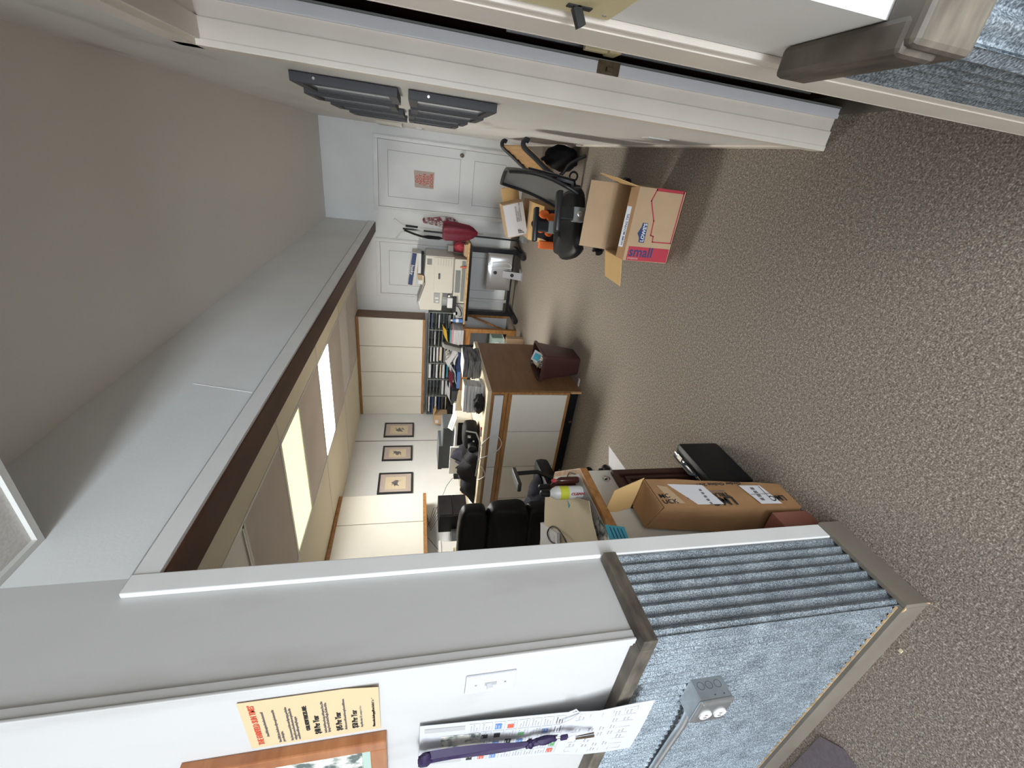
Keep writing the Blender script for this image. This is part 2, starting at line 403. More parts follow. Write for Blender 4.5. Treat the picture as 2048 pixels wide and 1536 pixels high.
# corrugated wainscot
def corr(x0, x1, f, along, out, z0, z1, pitch=.0325, amp=.0062):
    mb = MB(); n = int(abs(x1-x0)/pitch*8)
    lo = []; hi = []
    for i in range(n+1):
        t = x0+(x1-x0)*i/n; o = out*(amp+amp*math.sin(t/pitch*2*PI))
        p = (t, f+o) if along == 'x' else (f+o, t)
        lo.append(mb.bm.verts.new((p[0], p[1], z0))); hi.append(mb.bm.verts.new((p[0], p[1], z1)))
    for i in range(n): mb._f([lo[i], lo[i+1], hi[i+1], hi[i]])
    return mb
struct('trim_9', corr(.5465, .797, XH+.001, 'y', 1, .06, .93), 'galv', smooth=True)
struct('trim_10', corr(-6.9, XH+.008, YB-.001, 'x', -1, .06, .93), 'galv', smooth=True)
struct('trim_11', corr(XR-.004, 4.0, .5165, 'x', -1, .0, .93), 'galv', smooth=True)
struct('trim_12', corr(.51, .710, XR-.001, 'y', -1, .0, .93), 'galv', smooth=True)
# rails: weathered wood
struct('trim_13', MB().box(XH-.001, XH+.037, .520, .790, .912, .952), 'weathered', bevel=.003)
struct('trim_14', MB().box(-7, XH-.001, .520, YB, .912, .952), 'weathered', bevel=.003)
struct('trim_15', MB().box(XR-.037, XR, .481, .668, .955, 1.010), 'weathered', bevel=.007)
struct('trim_16', MB().box(XR-.030, 4.0, .470, .518, .925, 1.008), 'weathered', bevel=.007)
# baseboards
struct('baseboard_partition', MB().box(XH+.009, XH+.026, .5305, .853, 0, .089), 'base', bevel=.002)
struct('baseboard_left', MB().box(-7, XH+.0088, .530, .548, 0, .089), 'base', bevel=.002)
struct('trim_17', MB().box(-7, XH-.002, .543, .549, .0885, .0905).poly([(XH+.006, .5285, .080), (XH+.018, .5285, .0895), (XH-.006, .5285, .0895)], (0, .003, 0)).poly([(XH+.020, .5285, .001), (XH+.0265, .5285, .001), (XH+.0265, .5285, .014)], (0, .003, 0)), 'rawwood')
struct('baseboard_right', MB().box(XR-.012, XR, 1.64, DW, 0, .06), 'trimc', bevel=.003)
struct('baseboard_back', MB().box(-2.3, -.87, DW-.014, DW, 0, .09), 'base', bevel=.003)
# the doorway in the right wall
dj = MB()
dj.box(.166, .184, 1.585, 1.652, 0, 2.165, bev=.003).box(.180, .232, 1.588, 1.603, 0, 2.10, bev=.003).box(.226, .272, 1.596, 1.606, 0, 2.10)
dj.box(.166, .184, .826, 1.652, 2.10, 2.165, bev=.003).box(.180, .232, .90, 1.60, 2.088, 2.102).box(.226, .272, .90, 1.60, 2.094, 2.11)
struct('trim_18', dj, 'trimc')
struct('trim_19', MB().box(.272, .303, 1.583, 1.606, 0, 2.09, bev=.002), 'jambw')
struct('trim_20', MB().box(.3035, .3085, 1.580, 1.606, 0, 2.09), 'greym')
struct('trim_21', MB().box(.1745, .184, .712, .826, 0, 2.165, bev=.003).box(.1725, .1755, .735, .800, 0, 2.165, bev=.001).box(.1745, .300, .826, .830, 0, 2.10), 'trimc')
sp = thing('strike_plate', 'tarnished brass strike plate screwed to the white door jamb', 'strike plate', (.288, 1.582, .885))
part('plate', MB().box(.270, .306, 1.5795, 1.583, .885, .960, bev=.001), 'brass', sp)
part('lip', MB().box(.278, .288, 1.566, 1.5795, .912, .932), 'brass', sp)
lk = thing('door_latch', 'cream plastic door latch block beside the dark doorway gap', 'latch', (.335, 1.56, .93))
part('latch_body', MB().box(.318, .345, 1.535, 1.60, .905, .945, bev=.005).box(.318, .334, 1.55, 1.575, .945, 1.02, bev=.004), 'switchy', lk)
# brown door standing open in the dark side room
dd = thing('door_2', 'dark stained wooden door standing open in the side room', 'door', (.36, 2.0, 0)); dd['kind'] = 'structure'
part('door_panel', MB().box(.345, .385, 1.64, 2.36, .01, 2.05), 'dkbrown', dd)
part('metal_strip', MB().box(.340, .345, 1.645, 1.655, .1, 1.25), 'alu', dd)
struct('wall_side_room', MB().box(.30, 2.6, 3.0, 3.1, 0, 2.6).box(2.6, 2.7, .64, 3.1, 0, 2.6).box(.30, 2.6, .64, .66, 0, 2.6), 'dark')
struct('ceiling_side_room', MB().box(.30, 2.7, .64, 3.1, 2.6, 2.65), 'dark')
struct('floor_side_room', MB().box(.285, 2.6, .66, 3.0, 0, .006), 'base')
sr = MB().box(1.1, 1.35, 1.4, 1.8, 0, 1.9).box(1.1, 1.12, 1.4, 2.4, .8, .85)
solo('storage_rack', sr, 'grey', 'dim grey rack inside the dark side room', 'rack')
solo('panel', MB().box(1.3, 1.36, 1.2, 1.26, 1.5, 2.0), 'paperc', 'pale upright panel seen faintly in the dark side room', 'panel')

# doors in the back wall
def back_door(name, x0, x1, label, knob=True):
    t = thing(name, label, 'door', ((x0+x1)/2, DW, 0)); t['kind'] = 'structure'
    cz = MB()
    cz.box(x0, x0+.052, DW-.022, DW, 0, 2.10, bev=.006).box(x1-.052, x1, DW-.022, DW, 0, 2.10, bev=.006).box(x0+.052, x1-.052, DW-.022, DW, 2.04, 2.10, bev=.006)
    cz.box(x0+.012, x0+.030, DW-.030, DW, 0, 2.088, bev=.004).box(x1-.030, x1-.012, DW-.030, DW, 0, 2.088, bev=.004).box(x0+.030, x1-.030, DW-.030, DW, 2.066, 2.086, bev=.004)
    part('casing', cz, 'trimw', t)
    a, b = x0+.056, x1-.056
    part('slab', MB().box(a, b, DW-.012, DW-.002, .005, 2.036), 'wall', t)
    pm = MB()
    for z0, z1 in ((.925, 1.912), (.276, .735)):
        i, j = a+.13, b-.115
        pm.box(i, j, DW-.0135, DW-.011, z0, z0+.006).box(i, j, DW-.0135, DW-.011, z1-.006, z1).box(i, i+.006, DW-.0135, DW-.011, z0, z1).box(j-.006, j, DW-.0135, DW-.011, z0, z1)
        part('panel_groove', pm, 'groove', t); pm = MB()
    part('shadow_gap', MB().box(a-.004, a, DW-.013, DW-.004, 0, 2.04).box(b, b+.004, DW-.013, DW-.004, 0, 2.04).box(a, b, DW-.013, DW-.004, 2.036, 2.04), 'inkg', t)
    if knob:
        part('door_knob', MB().lathe((-.052, DW-.06, .914), [(.004, -.02), (.022, -.016), (.027, 0), (.02, .012), (.01, .02), (.01, .04), (.028, .043), (.028, .048)], ax='y'), 'brass', t, smooth=True)
    return t
back_door('door_1', -.868, .072, 'white two panel door with a do not open notice')
back_door('door_3', -2.128, -1.25, 'white two panel door blocked by the printer desk', knob=False)
sg = thing('door_notice', 'small buff paper notice reading DO NOT OPEN THIS DOOR taped to the white door', 'notice', (-.415, DW-.013, 1.285))
part('sheet', MB().poly([(-.523, DW-.0125, 1.548), (-.307, DW-.0125, 1.563), (-.307, DW-.0125, 1.282), (-.522, DW-.0125, 1.289)], (0, -.002, 0)), 'matb', sg)
for i, s_ in enumerate(('DO', 'NOT', 'OPEN', 'THIS', 'DOOR')):
    text(sg, 'lettering', s_, .058, (-.415, DW-.0150, 1.500-.050*i), (1, 0, 0), (0, 0, 1), 'redo', align='CENTER', bold=.0015)
# thermostat and round plate by the far corner of the right wall
th = thing('thermostat', 'long pale thermostat cover high on the right wall', 'thermostat', (XR, 5.55, 1.66))
part('cover', MB().box(XR-.035, XR, 5.35, 5.75, 1.68, 1.95, bev=.008), 'beige', th)
part('slot', MB().box(XR-.037, XR-.034, 5.36, 5.74, 1.68, 1.70), 'steel', th)
solo('doorbell_cover', MB().lathe((XR-.025, 5.9, 1.50), [(.03, 0), (.045, .006), (.045, .025)], ax='x'), 'white', 'small round white plate on the right wall under the thermostat', 'wall plate', smooth=True)
solo('blank_plate', MB().box(XR-.006, XR, 2.36, 2.44, .225, .345, bev=.002), 'white', 'white wall plate low on the right wall', 'wall plate')

# ------------------------------------------------------------------ ceiling light panels
for i, (a, b) in enumerate(ys):
    lab = ['unlit white ceiling panel nearest the header beam', 'yellowed glowing ceiling light panel', 'bright white glowing ceiling light panel', 'unlit pale ceiling panel furthest back'][i]
    t = thing('ceiling_light', lab, 'ceiling light', ((cx0+cx1)/2, (a+b)/2, ZO), group='recessed ceiling light panels')
    f = MB()
    x0, x1 = cx0+.010, cx1-.010; a += .010; b -= .010
    f.box(x0, x1, a, a+.018, ZO-.003, ZO+.03).box(x0, x1, b-.018, b, ZO-.003, ZO+.03).box(x0, x0+.018, a, b, ZO-.003, ZO+.03).box(x1-.018, x1, a, b, ZO-.003, ZO+.03)
    part('frame', f, 'tee', t)
    part('diffuser', MB().box(x0+.018, x1-.018, a+.018, b-.018, ZO+.004, ZO+.010), ['unlit', 'litwarm', 'litcool', 'unlit'][i], t)

# ------------------------------------------------------------------ right wall certificates
def certificate(y0, z0, wd, ht, lab):
    t = thing('picture_frame', lab, 'picture frame', (XR, y0+wd/2, z0), group='black framed certificates on the right wall')
    f = MB(); xo = XR-.034; k = .035
    f.box(xo, XR-.002, y0, y0+k, z0, z0+ht, bev=.002).box(xo, XR-.002, y0+wd-k, y0+wd, z0, z0+ht, bev=.002).box(xo, XR-.002, y0+k, y0+wd-k, z0, z0+k).box(xo, XR-.002, y0+k, y0+wd-k, z0+ht-k, z0+ht)
    part('frame', f, 'frameb', t)
    part('glazed_sheet', MB().box(xo+.008, xo+.012, y0+k-.002, y0+wd-k+.002, z0+k-.002, z0+ht-k+.002), 'glass', t)
    part('hanging_screw', MB().cyl((XR-.016, y0-.006, z0+ht*.78), (XR-.016, y0+.001, z0+ht*.78), .005, n=8), 'chrome', t)
pos = ['nearest of the upper row', 'second of the upper row', 'third of the upper row', 'furthest of the upper row']
pol = ['nearest of the lower row', 'second of the lower row', 'third of the lower row', 'furthest of the lower row']
for i, (y, z) in enumerate(((2.0, 1.59), (2.56, 1.62), (3.15, 1.60), (3.8, 1.60))): certificate(y, z, .36, (.38, .42, .42, .40)[i], 'black framed certificate, '+pos[i]+' on the right wall')
for i, (y, z) in enumerate(((1.99, 1.205), (2.5, 1.19), (3.1, 1.21), (3.7, 1.22))): certificate(y, z, .36, (.345, .36, .36, .36)[i], 'black framed certificate, '+pol[i]+' on the right wall')

# ------------------------------------------------------------------ upper cabinets
def upper_cabinet(name, label, x0, x1, ya, yb, z0, z1, axis, front, doors, sgn):
    """axis: direction the doors run along"""
    t = thing(name, label, 'cabinet', ((x0+x1)/2, (ya+yb)/2, z0))
    part('carcass', MB().box(x0, x1, ya, yb, z0, z1), 'endpanel', t)
    for za, zb in ((z0-.004, z0+.034), (z1-.036, z1)):
        if axis == 'x': part('oak_rail', MB().box(x0, x1, front-.022, front, za, zb), 'oakh', t)
        else: part('oak_rail', MB().box(front, front+.022, ya, yb, za, zb), 'oakh', t)
    for a, b in zip(doors[:-1], doors[1:]):
        a, b = min(a, b)+.004, max(a, b)-.004
        d = MB()
        if axis == 'x': d.box(a, b, front-.018, front-.001, z0+.036, z1-.038, bev=.002)
        else: d.box(front+.001, front+.018, a, b, z0+.036, z1-.038, bev=.002)
        part('door', d, 'cabwhite', t)
    return t
upper_cabinet('wall_cabinet', 'four door white wall cabinet with oak rails on the back wall', -4.105, -2.37, 6.395, DW-.001, 1.362, 2.392, 'x', 6.395, [-2.37, -2.842, -3.296, -3.754, -4.105], -1)
upper_cabinet('wall_cabinet', 'white wall cabinet with oak rails on the left office wall', XL+.001, -3.925, 2.30, 4.19, 1.350, 2.392, 'y', -3.925, [4.19, 3.72, 3.24, 2.77, 2.30], 1)

# ------------------------------------------------------------------ bird engravings
def engraving(y0, y1, z0, z1, lab, seed):
    t = thing('picture_frame', lab, 'picture frame', (XL, (y0+y1)/2, z0), group='framed engravings on the left office wall')
    f = MB(); k = .024; xo = XL+.022
    f.box(XL, xo, y0, y0+k, z0, z1, bev=.003).box(XL, xo, y1-k, y1, z0, z1, bev=.003).box(XL, xo, y0+k, y1-k, z0, z0+k).box(XL, xo, y0+k, y1-k, z1-k, z1)
    part('frame', f, 'frameb', t)
    part('mount', MB().box(XL+.002, XL+.010, y0+k, y1-k, z0+k, z1-k), 'matb', t)
    part('sheet', MB().box(XL+.010, XL+.012, y0+.085, y1-.085, z0+.095, z1-.095), 'paperc', t)
    d = MB(); r = random.Random(seed); yc, zc = (y0+y1)/2, (z0+z1)/2
    for i in range(9):
        a = r.uniform(-.8, .8); L = r.uniform(.03, .07); cy = yc+r.uniform(-.04, .04); cz = zc+r.uniform(-.06, .06)
        dy, dz = math.cos(a)*L*.6, math.sin(a)*L
        q = r.uniform(.006, .018)
        d.poly([(XL+.012, cy-dy, cz-dz), (XL+.012, cy+q, cz-q), (XL+.012, cy+dy, cz+dz), (XL+.012, cy-q, cz+q)], (.0008, 0, 0))
    d.poly([(XL+.012, yc+.05*math.cos(k2*.7)*(1+.3*math.sin(k2*3+seed)), zc+.07*math.sin(k2*.7)*(.6+.3*math.cos(k2*2+seed))) for k2 in range(9)], (.0006, 0, 0))
    part('engraved_drawing', d, 'inkg', t)
engraving(5.69, 6.08, 1.512, 1.978, 'black framed engraving closest to the back wall cabinets', 1)
engraving(5.10, 5.45, 1.529, 1.963, 'black framed engraving, middle of the three on the wall', 4)
engraving(4.41, 4.825, 1.515, 1.976, 'black framed engraving of a large bird beside the left cabinets', 9)

# ------------------------------------------------------------------ island and worktop
isl = thing('base_cabinet', 'island base cabinet with white doors, oak rails and brown end panel', 'cabinet', (-2.7, 3.7, 0))
part('end_panel', MB().box(-1.842, -1.822, 3.215, 4.27, 0, .845), 'endpanel', isl)
part('carcass', MB().box(-3.6, -1.842, 3.235, 4.25, .10, .845), 'endpanel', isl)
part('toe_kick', MB().box(-3.6, -1.845, 3.262, 3.275, 0, .10), 'toekick', isl)
for a, b in ((.10, .128), (.655, .725), (.818, .845)): part('oak_rail', MB().box(-3.6, -1.862, 3.213, 3.236, a, b), 'oakh', isl)
part('oak_stile', MB().box(-1.862, -1.842, 3.213, 3.236, .10, .845), 'oak', isl)
part('rail_groove', MB().box(-3.6, -1.845, 3.2115, 3.2135, .688, .692), 'ink', isl)
part('chrome_glide', MB().box(-2.20, -2.18, 3.255, 3.262, .01, .035), 'chrome', isl)
part('chrome_glide', MB().box(-2.80, -2.78, 3.255, 3.262, .01, .035), 'chrome', isl)
for a, b in ((-1.865, -2.262), (-2.27, -2.684), (-2.692, -3.10), (-3.108, -3.55)):
    part('door', MB().box(b, a, 3.205, 3.222, .130, .653, bev=.002), 'cabwhite', isl)
for a, b in ((-1.875, -2.684), (-2.692, -3.55)):
    part('drawer', MB().box(b, a, 3.207, 3.224, .730, .815, bev=.002), 'white', isl)
lc = thing('base_cabinet', 'base cabinet under the left office worktop behind the leather chair', 'cabinet', (-3.85, 2.9, 0))
part('carcass', MB().box(XL+.002, -3.62, 1.9, 5.88, 0, .845), 'endpanel', lc)
part('door', MB().box(-3.618, -3.60, 2.0, 3.1, .12, .80), 'cabwhite', lc)
wt = MB().poly([(-1.815, 3.185, .845), (-1.815, 4.29, .845), (-3.55, 4.29, .845), (-3.55, 5.90, .845), (XL+.002, 5.90, .845), (XL+.002, 1.9, .845), (-3.50, 1.9, .845), (-3.50, 3.185, .845)], (0, 0, .038))
solo('worktop', wt, 'worktop', 'L shaped beige laminate worktop over the island cabinets', 'worktop', bevel=.004)

# papers on the island
def paper_stack(name, label, cat, x, y, z, w_, d_, h, rz, mt, n=5, group=None, jit=.012, top='paperc'):
    t = thing(name, label, cat, (x, y, z), rz, group, absolute=False); r = random.Random(hash(label) % 999)
    r = random.Random(int(abs(x*1000)+abs(y*100)))
    mb = MB()
    for i in range(n):
        a, b = r.uniform(-jit, jit), r.uniform(-jit, jit)
        mb.box(-w_/2+a, w_/2+a, -d_/2+b, d_/2+b, h*i/n, h*(i+1)/n-.001, bev=min(.004, h/n*.3))
    part('bundle', mb, mt, t)
    if top: part('top_sheet', MB().box(-w_/2, w_/2, -d_/2, d_/2, h, h+.0015), top, t)
    return t
paper_stack('newspaper_stack', 'tall stack of folded grey newspapers on the island end', 'newspapers', -2.02, 3.46, .8835, .27, .17, .18, .12, 'news', 6)
paper_stack('newspaper_stack', 'dark printed newspaper stack at the island corner', 'newspapers', -1.83, 3.78, .8835, .20, .26, .17, -.1, 'newsb', 4, top='news')
solo('manila_folder', MB().box(-2.34, -2.05, 3.62, 3.86, .8835, .89, T=Matrix.Identity(4)), 'paperc', 'cream folder lying behind the newspaper stacks on the island', 'folder')
lf = MB().sheet(lambda u, v: (-2.08-.24*u, 3.66+.02*math.sin(u*3), .885+.20*v+.02*u*v), 6, 4, .002, (0, 1, 0))
solo('standing_page', lf, 'paperc', 'cream page standing upright behind the newspapers', 'page')
solo('crumpled_bag', MB().blob((-2.02, 3.31, .925), (.10, .045, .045), amp=.035, fr=9, flat=.8836, seed=3), 'cloth', 'crumpled shiny black bag in front of the newspapers', 'bag', smooth=True)
pen = thing('marker_pen', 'red capped marker lying on the beige worktop', 'pen', (-2.30, 3.27, .892))
part('barrel', MB().cyl((-2.35, 3.255, .891), (-2.29, 3.275, .891), .006, n=8), 'inkg', pen); part('cap', MB().cyl((-2.29, 3.275, .891), (-2.265, 3.283, .891), .0075, n=8), 'red', pen)
cb = thing('camera_bag', 'black camera bag with a lens lying on the island', 'camera bag', (-2.45, 3.44, .8835))
part('bag_body', MB().sup((-2.47, 3.46, .962), (.135, .10, .078), e=.5, amp=.02, seed=3), 'cloth', cb, smooth=True)
part('camera_lens', MB().lathe((-2.53, 3.30, .95), [(.04, .08), (.045, .02), (.045, -.01), (.038, -.015), (.036, 0)], ax='y'), 'blackm', cb, smooth=True)
part('white_tag', MB().box(-2.44, -2.41, 3.355, 3.36, .97, 1.0).box(-2.49, -2.475, 3.355, 3.36, .93, .945), 'white', cb)
part('carry_strap', MB().tube([(-2.36, 3.36, 1.02), (-2.34, 3.30, .93), (-2.42, 3.25, .892), (-2.60, 3.24, .892), (-2.75, 3.27, .893), (-2.84, 3.26, .90)], .008, 6), 'greym', cb, smooth=True)
def drape(x0, x1, y0, y1, z, h, seed, name, label, cat, mt, nx=26, ny=14, amp=1):
    mb = MB()
    def f(u, v):
        e = min(1, 5*min(u, 1-u))*min(1, 4*min(v, 1-v)); e = e**.6
        nz = noise.noise(Vector((u*4+seed, v*2.5, seed)))+.5*noise.noise(Vector((u*11, v*6+seed, seed)))
        x = x0+(x1-x0)*u+.02*noise.noise(Vector((u*6, v*6, seed+3))); y = y0+(y1-y0)*v+.03*noise.noise(Vector((u*6, v*6, seed+8)))
        return (x, y, z+.002+max(0, e*(h*(.65+.5*nz*amp))))
    mb.sheet(f, nx, ny, .002)
    return solo(name, mb, mt, label, cat, smooth=True)
drape(-3.25, -2.58, 3.28, 3.66, .8835, .20, 2.2, 'jacket', 'black jacket heaped along the front of the island', 'jacket', 'cloth')
drape(-3.06, -2.75, 3.50, 3.80, .8835, .24, 7.1, 'scarf', 'grey brown cloth bundled beside the black jacket', 'scarf', 'clothn', 14, 10)
solo('paper_sheets', MB().box(-3.48, -3.20, 3.30, 3.62, .8835, .890).box(-3.45, -3.22, 3.25, 3.50, .890, .8925), 'paper', 'loose white sheets at the left end of the island', 'papers')
cbl = MB()
cbl.tube(spl([(-2.62, 3.24, .887), (-2.56, 3.19, .887), (-2.52, 3.165, .84), (-2.46, 3.165, .74), (-2.38, 3.17, .70), (-2.30, 3.17, .74), (-2.28, 3.172, .80), (-2.34, 3.172, .86), (-2.40, 3.19, .888), (-2.45, 3.22, .888)]), .0042, 6)
cbl.tube(spl([(-2.86, 3.23, .888), (-2.82, 3.178, .888), (-2.76, 3.165, .83), (-2.68, 3.17, .85), (-2.64, 3.18, .888)]), .0042, 6)
solo('cable', cbl, 'white', 'white cable looping over the front edge of the island', 'cable', smooth=True)
# scanner printer on the island
pr = thing('printer', 'white and grey printer at the back of the island', 'printer', (-2.95, 4.0, .8835))
part('body', MB().box(-3.30, -2.56, 3.86, 4.22, .8835, 1.07, bev=.012).box(-3.30, -2.92, 3.84, 3.865, .95, 1.11, bev=.004), 'white', pr)
part('paper_tray', MB().box(-3.27, -2.70, 3.90, 4.20, 1.07, 1.20, bev=.015), 'grey', pr)
part('tray_rim', MB().box(-3.275, -2.94, 3.895, 4.205, 1.19, 1.235, bev=.006), 'grey', pr)
part('front_recess', MB().box(-2.90, -2.60, 3.853, 3.865, .90, 1.04), 'black', pr)
part('control_panel', MB().box(-.085, .085, -.04, .04, 0, .018, bev=.005, T=Matrix.Translation((-2.60, 3.87, 1.09)) @ Matrix.Rotation(.6, 4, 'X') @ Matrix.Rotation(.35, 4, 'Y')), 'beige', pr)
part('button_strip', MB().box(-.07, .02, -.028, .028, .018, .020, T=Matrix.Translation((-2.60, 3.87, 1.09)) @ Matrix.Rotation(.6, 4, 'X') @ Matrix.Rotation(.35, 4, 'Y')), 'grey', pr)

# ------------------------------------------------------------------ left counter things
def speaker(z, lab):
    t = thing('desktop_speaker', lab, 'speaker', (-3.82, 3.74, z), group='black speakers on the left counter')
    part('cabinet', MB().box(-3.95, -3.70, 3.57, 3.92, z, z+.165, bev=.006), 'black', t)
    part('grille', MB().box(-3.6995, -3.694, 3.59, 3.90, z+.012, z+.15), 'cloth', t)
speaker(.8835, 'lower of two black speakers on the left counter'); speaker(1.0495, 'upper of two black speakers on the left counter')
cw = MB()
for i in range(5):
    cw.tube([(-3.9+.02*i, 3.92+.01*i, 1.2-.04*i), (-4.0, 4.02+.03*i, 1.25-.05*i), (-4.04, 3.85-.04*i, 1.30), (-4.08, 3.78+.05*i, 1.33)], .003, 5)
cw.tube([(-3.9, 3.93, 1.15), (-3.95, 4.1, 1.16), (-3.9, 4.3, 1.08), (-3.88, 4.42, 1.0), (-3.88, 4.45, .886)], .003, 5)
cw.tube([(-4.06, 3.6, 1.33), (-4.07, 3.4, 1.2), (-4.05, 3.3, 1.0), (-4.05, 3.3, .886)], .003, 5)
solo('cable_bundle', cw, 'black', 'tangle of black cables behind the speakers', 'cables', smooth=True)
solo('gadget', MB().box(-3.90, -3.84, 4.42, 4.50, .8835, .98, bev=.015), 'black', 'small black gadget beyond the speakers on the counter', 'gadget', smooth=True)
solo('vent_unit', MB().box(-3.98, -3.88, 3.36, 3.55, .8835, 1.07, bev=.004), 'grey', 'dark ribbed unit next to the speakers', 'unit')
wbx = thing('document_box', 'white document box at the left counter', 'box', (-3.95, 3.36, .8835))
part('box_body', MB().box(-4.05, -3.84, 3.06, 3.335, .8835, 1.20, bev=.003), 'white', wbx); part('lid', MB().box(-4.06, -3.83, 3.05, 3.345, 1.20, 1.226), 'paper', wbx)
solo('tub', MB().lathe((-3.72, 3.02, .8835), [(.07, 0), (.095, .2), (.097, .2), (.09, .195), (.066, .01)]), 'paperc', 'cream tub in front of the white document box', 'tub', smooth=True)

# ------------------------------------------------------------------ leather chair
lr = thing('office_chair', 'black leather executive chair between the desk and the island', 'chair', (-2.36, 2.36, 0), .12, absolute=False)
part('seat', MB().box(-.25, .25, -.22, .28, .42, .54, bev=.05), 'leather', lr, smooth=True)
def backpad(u, v):
    return 0
bk = MB(); N = 12
def br(zc_, hh, wd, th_):
    bk.sup((0, -.31-th_*.1, zc_), (wd/2, th_*.5+.045, hh/2+.006), amp=.022, seed=zc_*9)
br(1.11, .19, .50, .06); br(.875, .29, .53, .085); br(.66, .17, .49, .06)
part('backrest', bk, 'leather', lr, smooth=True)
for sx in (-1, 1):
    a = part('armrest', MB().box(sx*.30-.035, sx*.30+.035, -.20, .02, .76, .79, bev=.010), 'grey', lr, label='grey topped armrest' if sx > 0 else None)
    part('arm_post', MB().tube([(sx*.30, -.02, .76), (sx*.31, -.02, .60), (sx*.24, -.02, .46)], .016, 8), 'blackm', lr, smooth=True)
part('gas_column', MB().cyl((0, 0, .12), (0, 0, .43), .028), 'blackm', lr, smooth=True)
def star(root, r=.30, mt='blackm', rot=0, z=.085):
    for k in range(5):
        a = rot+2*PI*k/5; c, s_ = math.cos(a), math.sin(a)
        l = part('leg', MB().tube([(0, 0, z+.025), (c*r*.5, s_*r*.5, z+.01), (c*r, s_*r, z-.01)], [.026, .02, .014], 8), mt, root, smooth=True)
        w_ = MB()
        q = Vector((-s_, c, 0)); p = Vector((c*r, s_*r, .0285))
        for d in (-1, 1): w_.cyl(p+q*d*.004, p+q*d*.024, .028, n=16)
        w_.cyl((c*r, s_*r, .03), (c*r, s_*r, z), .008, n=8)
        part('caster', w_, 'black', l, smooth=True)
star(lr)
drape(-2.60, -2.16, 2.15, 2.50, .545, .14, 5.3, 'sweater', 'dark navy sweater crumpled on the leather chair seat', 'sweater', 'clothn', 16, 12)

# ------------------------------------------------------------------ near desk
dk = thing('desk', 'cream desk with honey wood edging beside the partition', 'desk', (-1.7, 1.3, 0))
top = [(-1.235, .870), (-1.235, 1.45), (-1.49, 1.725), (-2.35, 1.725), (-2.35, .870)]
part('desktop', MB().poly([(x, y, .712) for x, y in top], (0, 0, .038)), 'oakh', dk, bevel=.006)
part('laminate_top', MB().poly([(x, y, .750) for x, y in ((-1.262, .875), (-1.262, 1.438), (-1.502, 1.698), (-2.33, 1.698), (-2.33, .875))], (0, 0, .0015)), 'worktopg', dk)
part('side_panel', MB().box(-1.27, -1.255, .875, 1.45, .0, .712), 'beige', dk)
part('corner_panel', MB().poly([(-1.255, 1.45, 0), (-1.500, 1.715, 0), (-1.515, 1.70, 0), (-1.270, 1.435, 0)], (0, 0, .712)), 'beige', dk)
part('back_panel', MB().box(-2.30, -1.51, 1.690, 1.705, .0, .712), 'beige', dk)
part('lock_knob', MB().lathe((-1.250, 1.385, .638), [(.010, -.005), (.018, -.004), (.018, .004), (.010, .010), (.002, .012)], ax='x', n=16), 'chrome', dk, smooth=True)
# bottles
def bottle(x, y, z, r, h, body, cap, label, band=None, capname='cap', cap_h=.04, name='bottle'):
    t = thing(name, label, 'bottle', (x, y, z), group='bottles on the near desk')
    part('body', MB().lathe((x, y, z), [(r*.9, 0), (r, .008), (r, h*.82), (r*.75, h*.93), (r*.4, h), (r*.4, h+.01)]), body, t, smooth=True)
    if band: part('label_band', MB().lathe((x, y, z), [(r*1.01, h*.45), (r*1.02, h*.46), (r*1.02, h*.72), (r*1.01, h*.73)]), band, t, smooth=True)
    part(capname, MB().lathe((x, y, z), [(r*.5, h+.005), (r*.55, h+.008), (r*.5, h+cap_h), (r*.25, h+cap_h+.004)]), cap, t, smooth=True)
    return t
bt = bottle(-1.312, 1.372, .752, .030, .150, 'white', 'black', 'white spray bottle with a lime green label band on the near desk', 'lime', 'spray_nozzle', .045, 'spray_bottle')
text(bt, 'lettering', 'CLEAN', .020, (-1.30, 1.3405, .815), (0, 0, -1), (1, 0, 0), 'red', bold=.0003)
bottle(-1.350, 1.455, .752, .026, .120, 'clear', 'black', 'dark amber bottle with a fat black cap behind the spray bottle', None, 'cap', .055)
bottle(-1.292, 1.432, .752, .016, .105, 'clear', 'red', 'slim dark bottle with a red cap beside the spray bottle', None, 'cap', .022)
solo('wire', MB().tube([(-1.29, 1.47, .756), (-1.33, 1.53, .756), (-1.39, 1.55, .757), (-1.41, 1.51, .757), (-1.36, 1.47, .757)], .0025, 6), 'ink', 'thin dark wire beside the bottles on the near desk', 'wire', smooth=True)
solo('small_dark_box', MB().box(-1.46, -1.38, 1.36, 1.43, .752, .80, bev=.003), 'teal', 'small dark green box behind the spray bottle', 'box')
# papers on the near desk
solo('large_envelope', MB().sheet(lambda u, v: tuple((Vector((-1.235, 1.235, .80))*(1-u)+Vector((-1.53, 1.62, .80))*u)*(1-v)+(Vector((-1.40, .98, .78))*(1-u)+Vector((-1.93, 1.38, .80))*u)*v+Vector((0, 0, -.02*math.cos(u*3)+.006*math.sin(v*5)))), 10, 8, .003), 'paperc', 'large cream envelope lying over the near desk', 'envelope', smooth=True)
solo('folded_letters', MB().poly([(-1.72, 1.58, .815), (-1.56, 1.36, .815), (-1.78, 1.20, .815), (-1.98, 1.42, .815)], (0, 0, .016)).poly([(-1.74, 1.56, .831), (-1.60, 1.38, .831), (-1.80, 1.24, .831), (-1.98, 1.42, .831)], (0, 0, .002)), 'paper', 'stack of white letters beyond the cream envelope', 'letters')
solo('keyboard', MB().box(-1.95, -1.50, 1.0, 1.5, .752, .785, bev=.006), 'black', 'black keyboard under the papers on the near desk', 'keyboard')
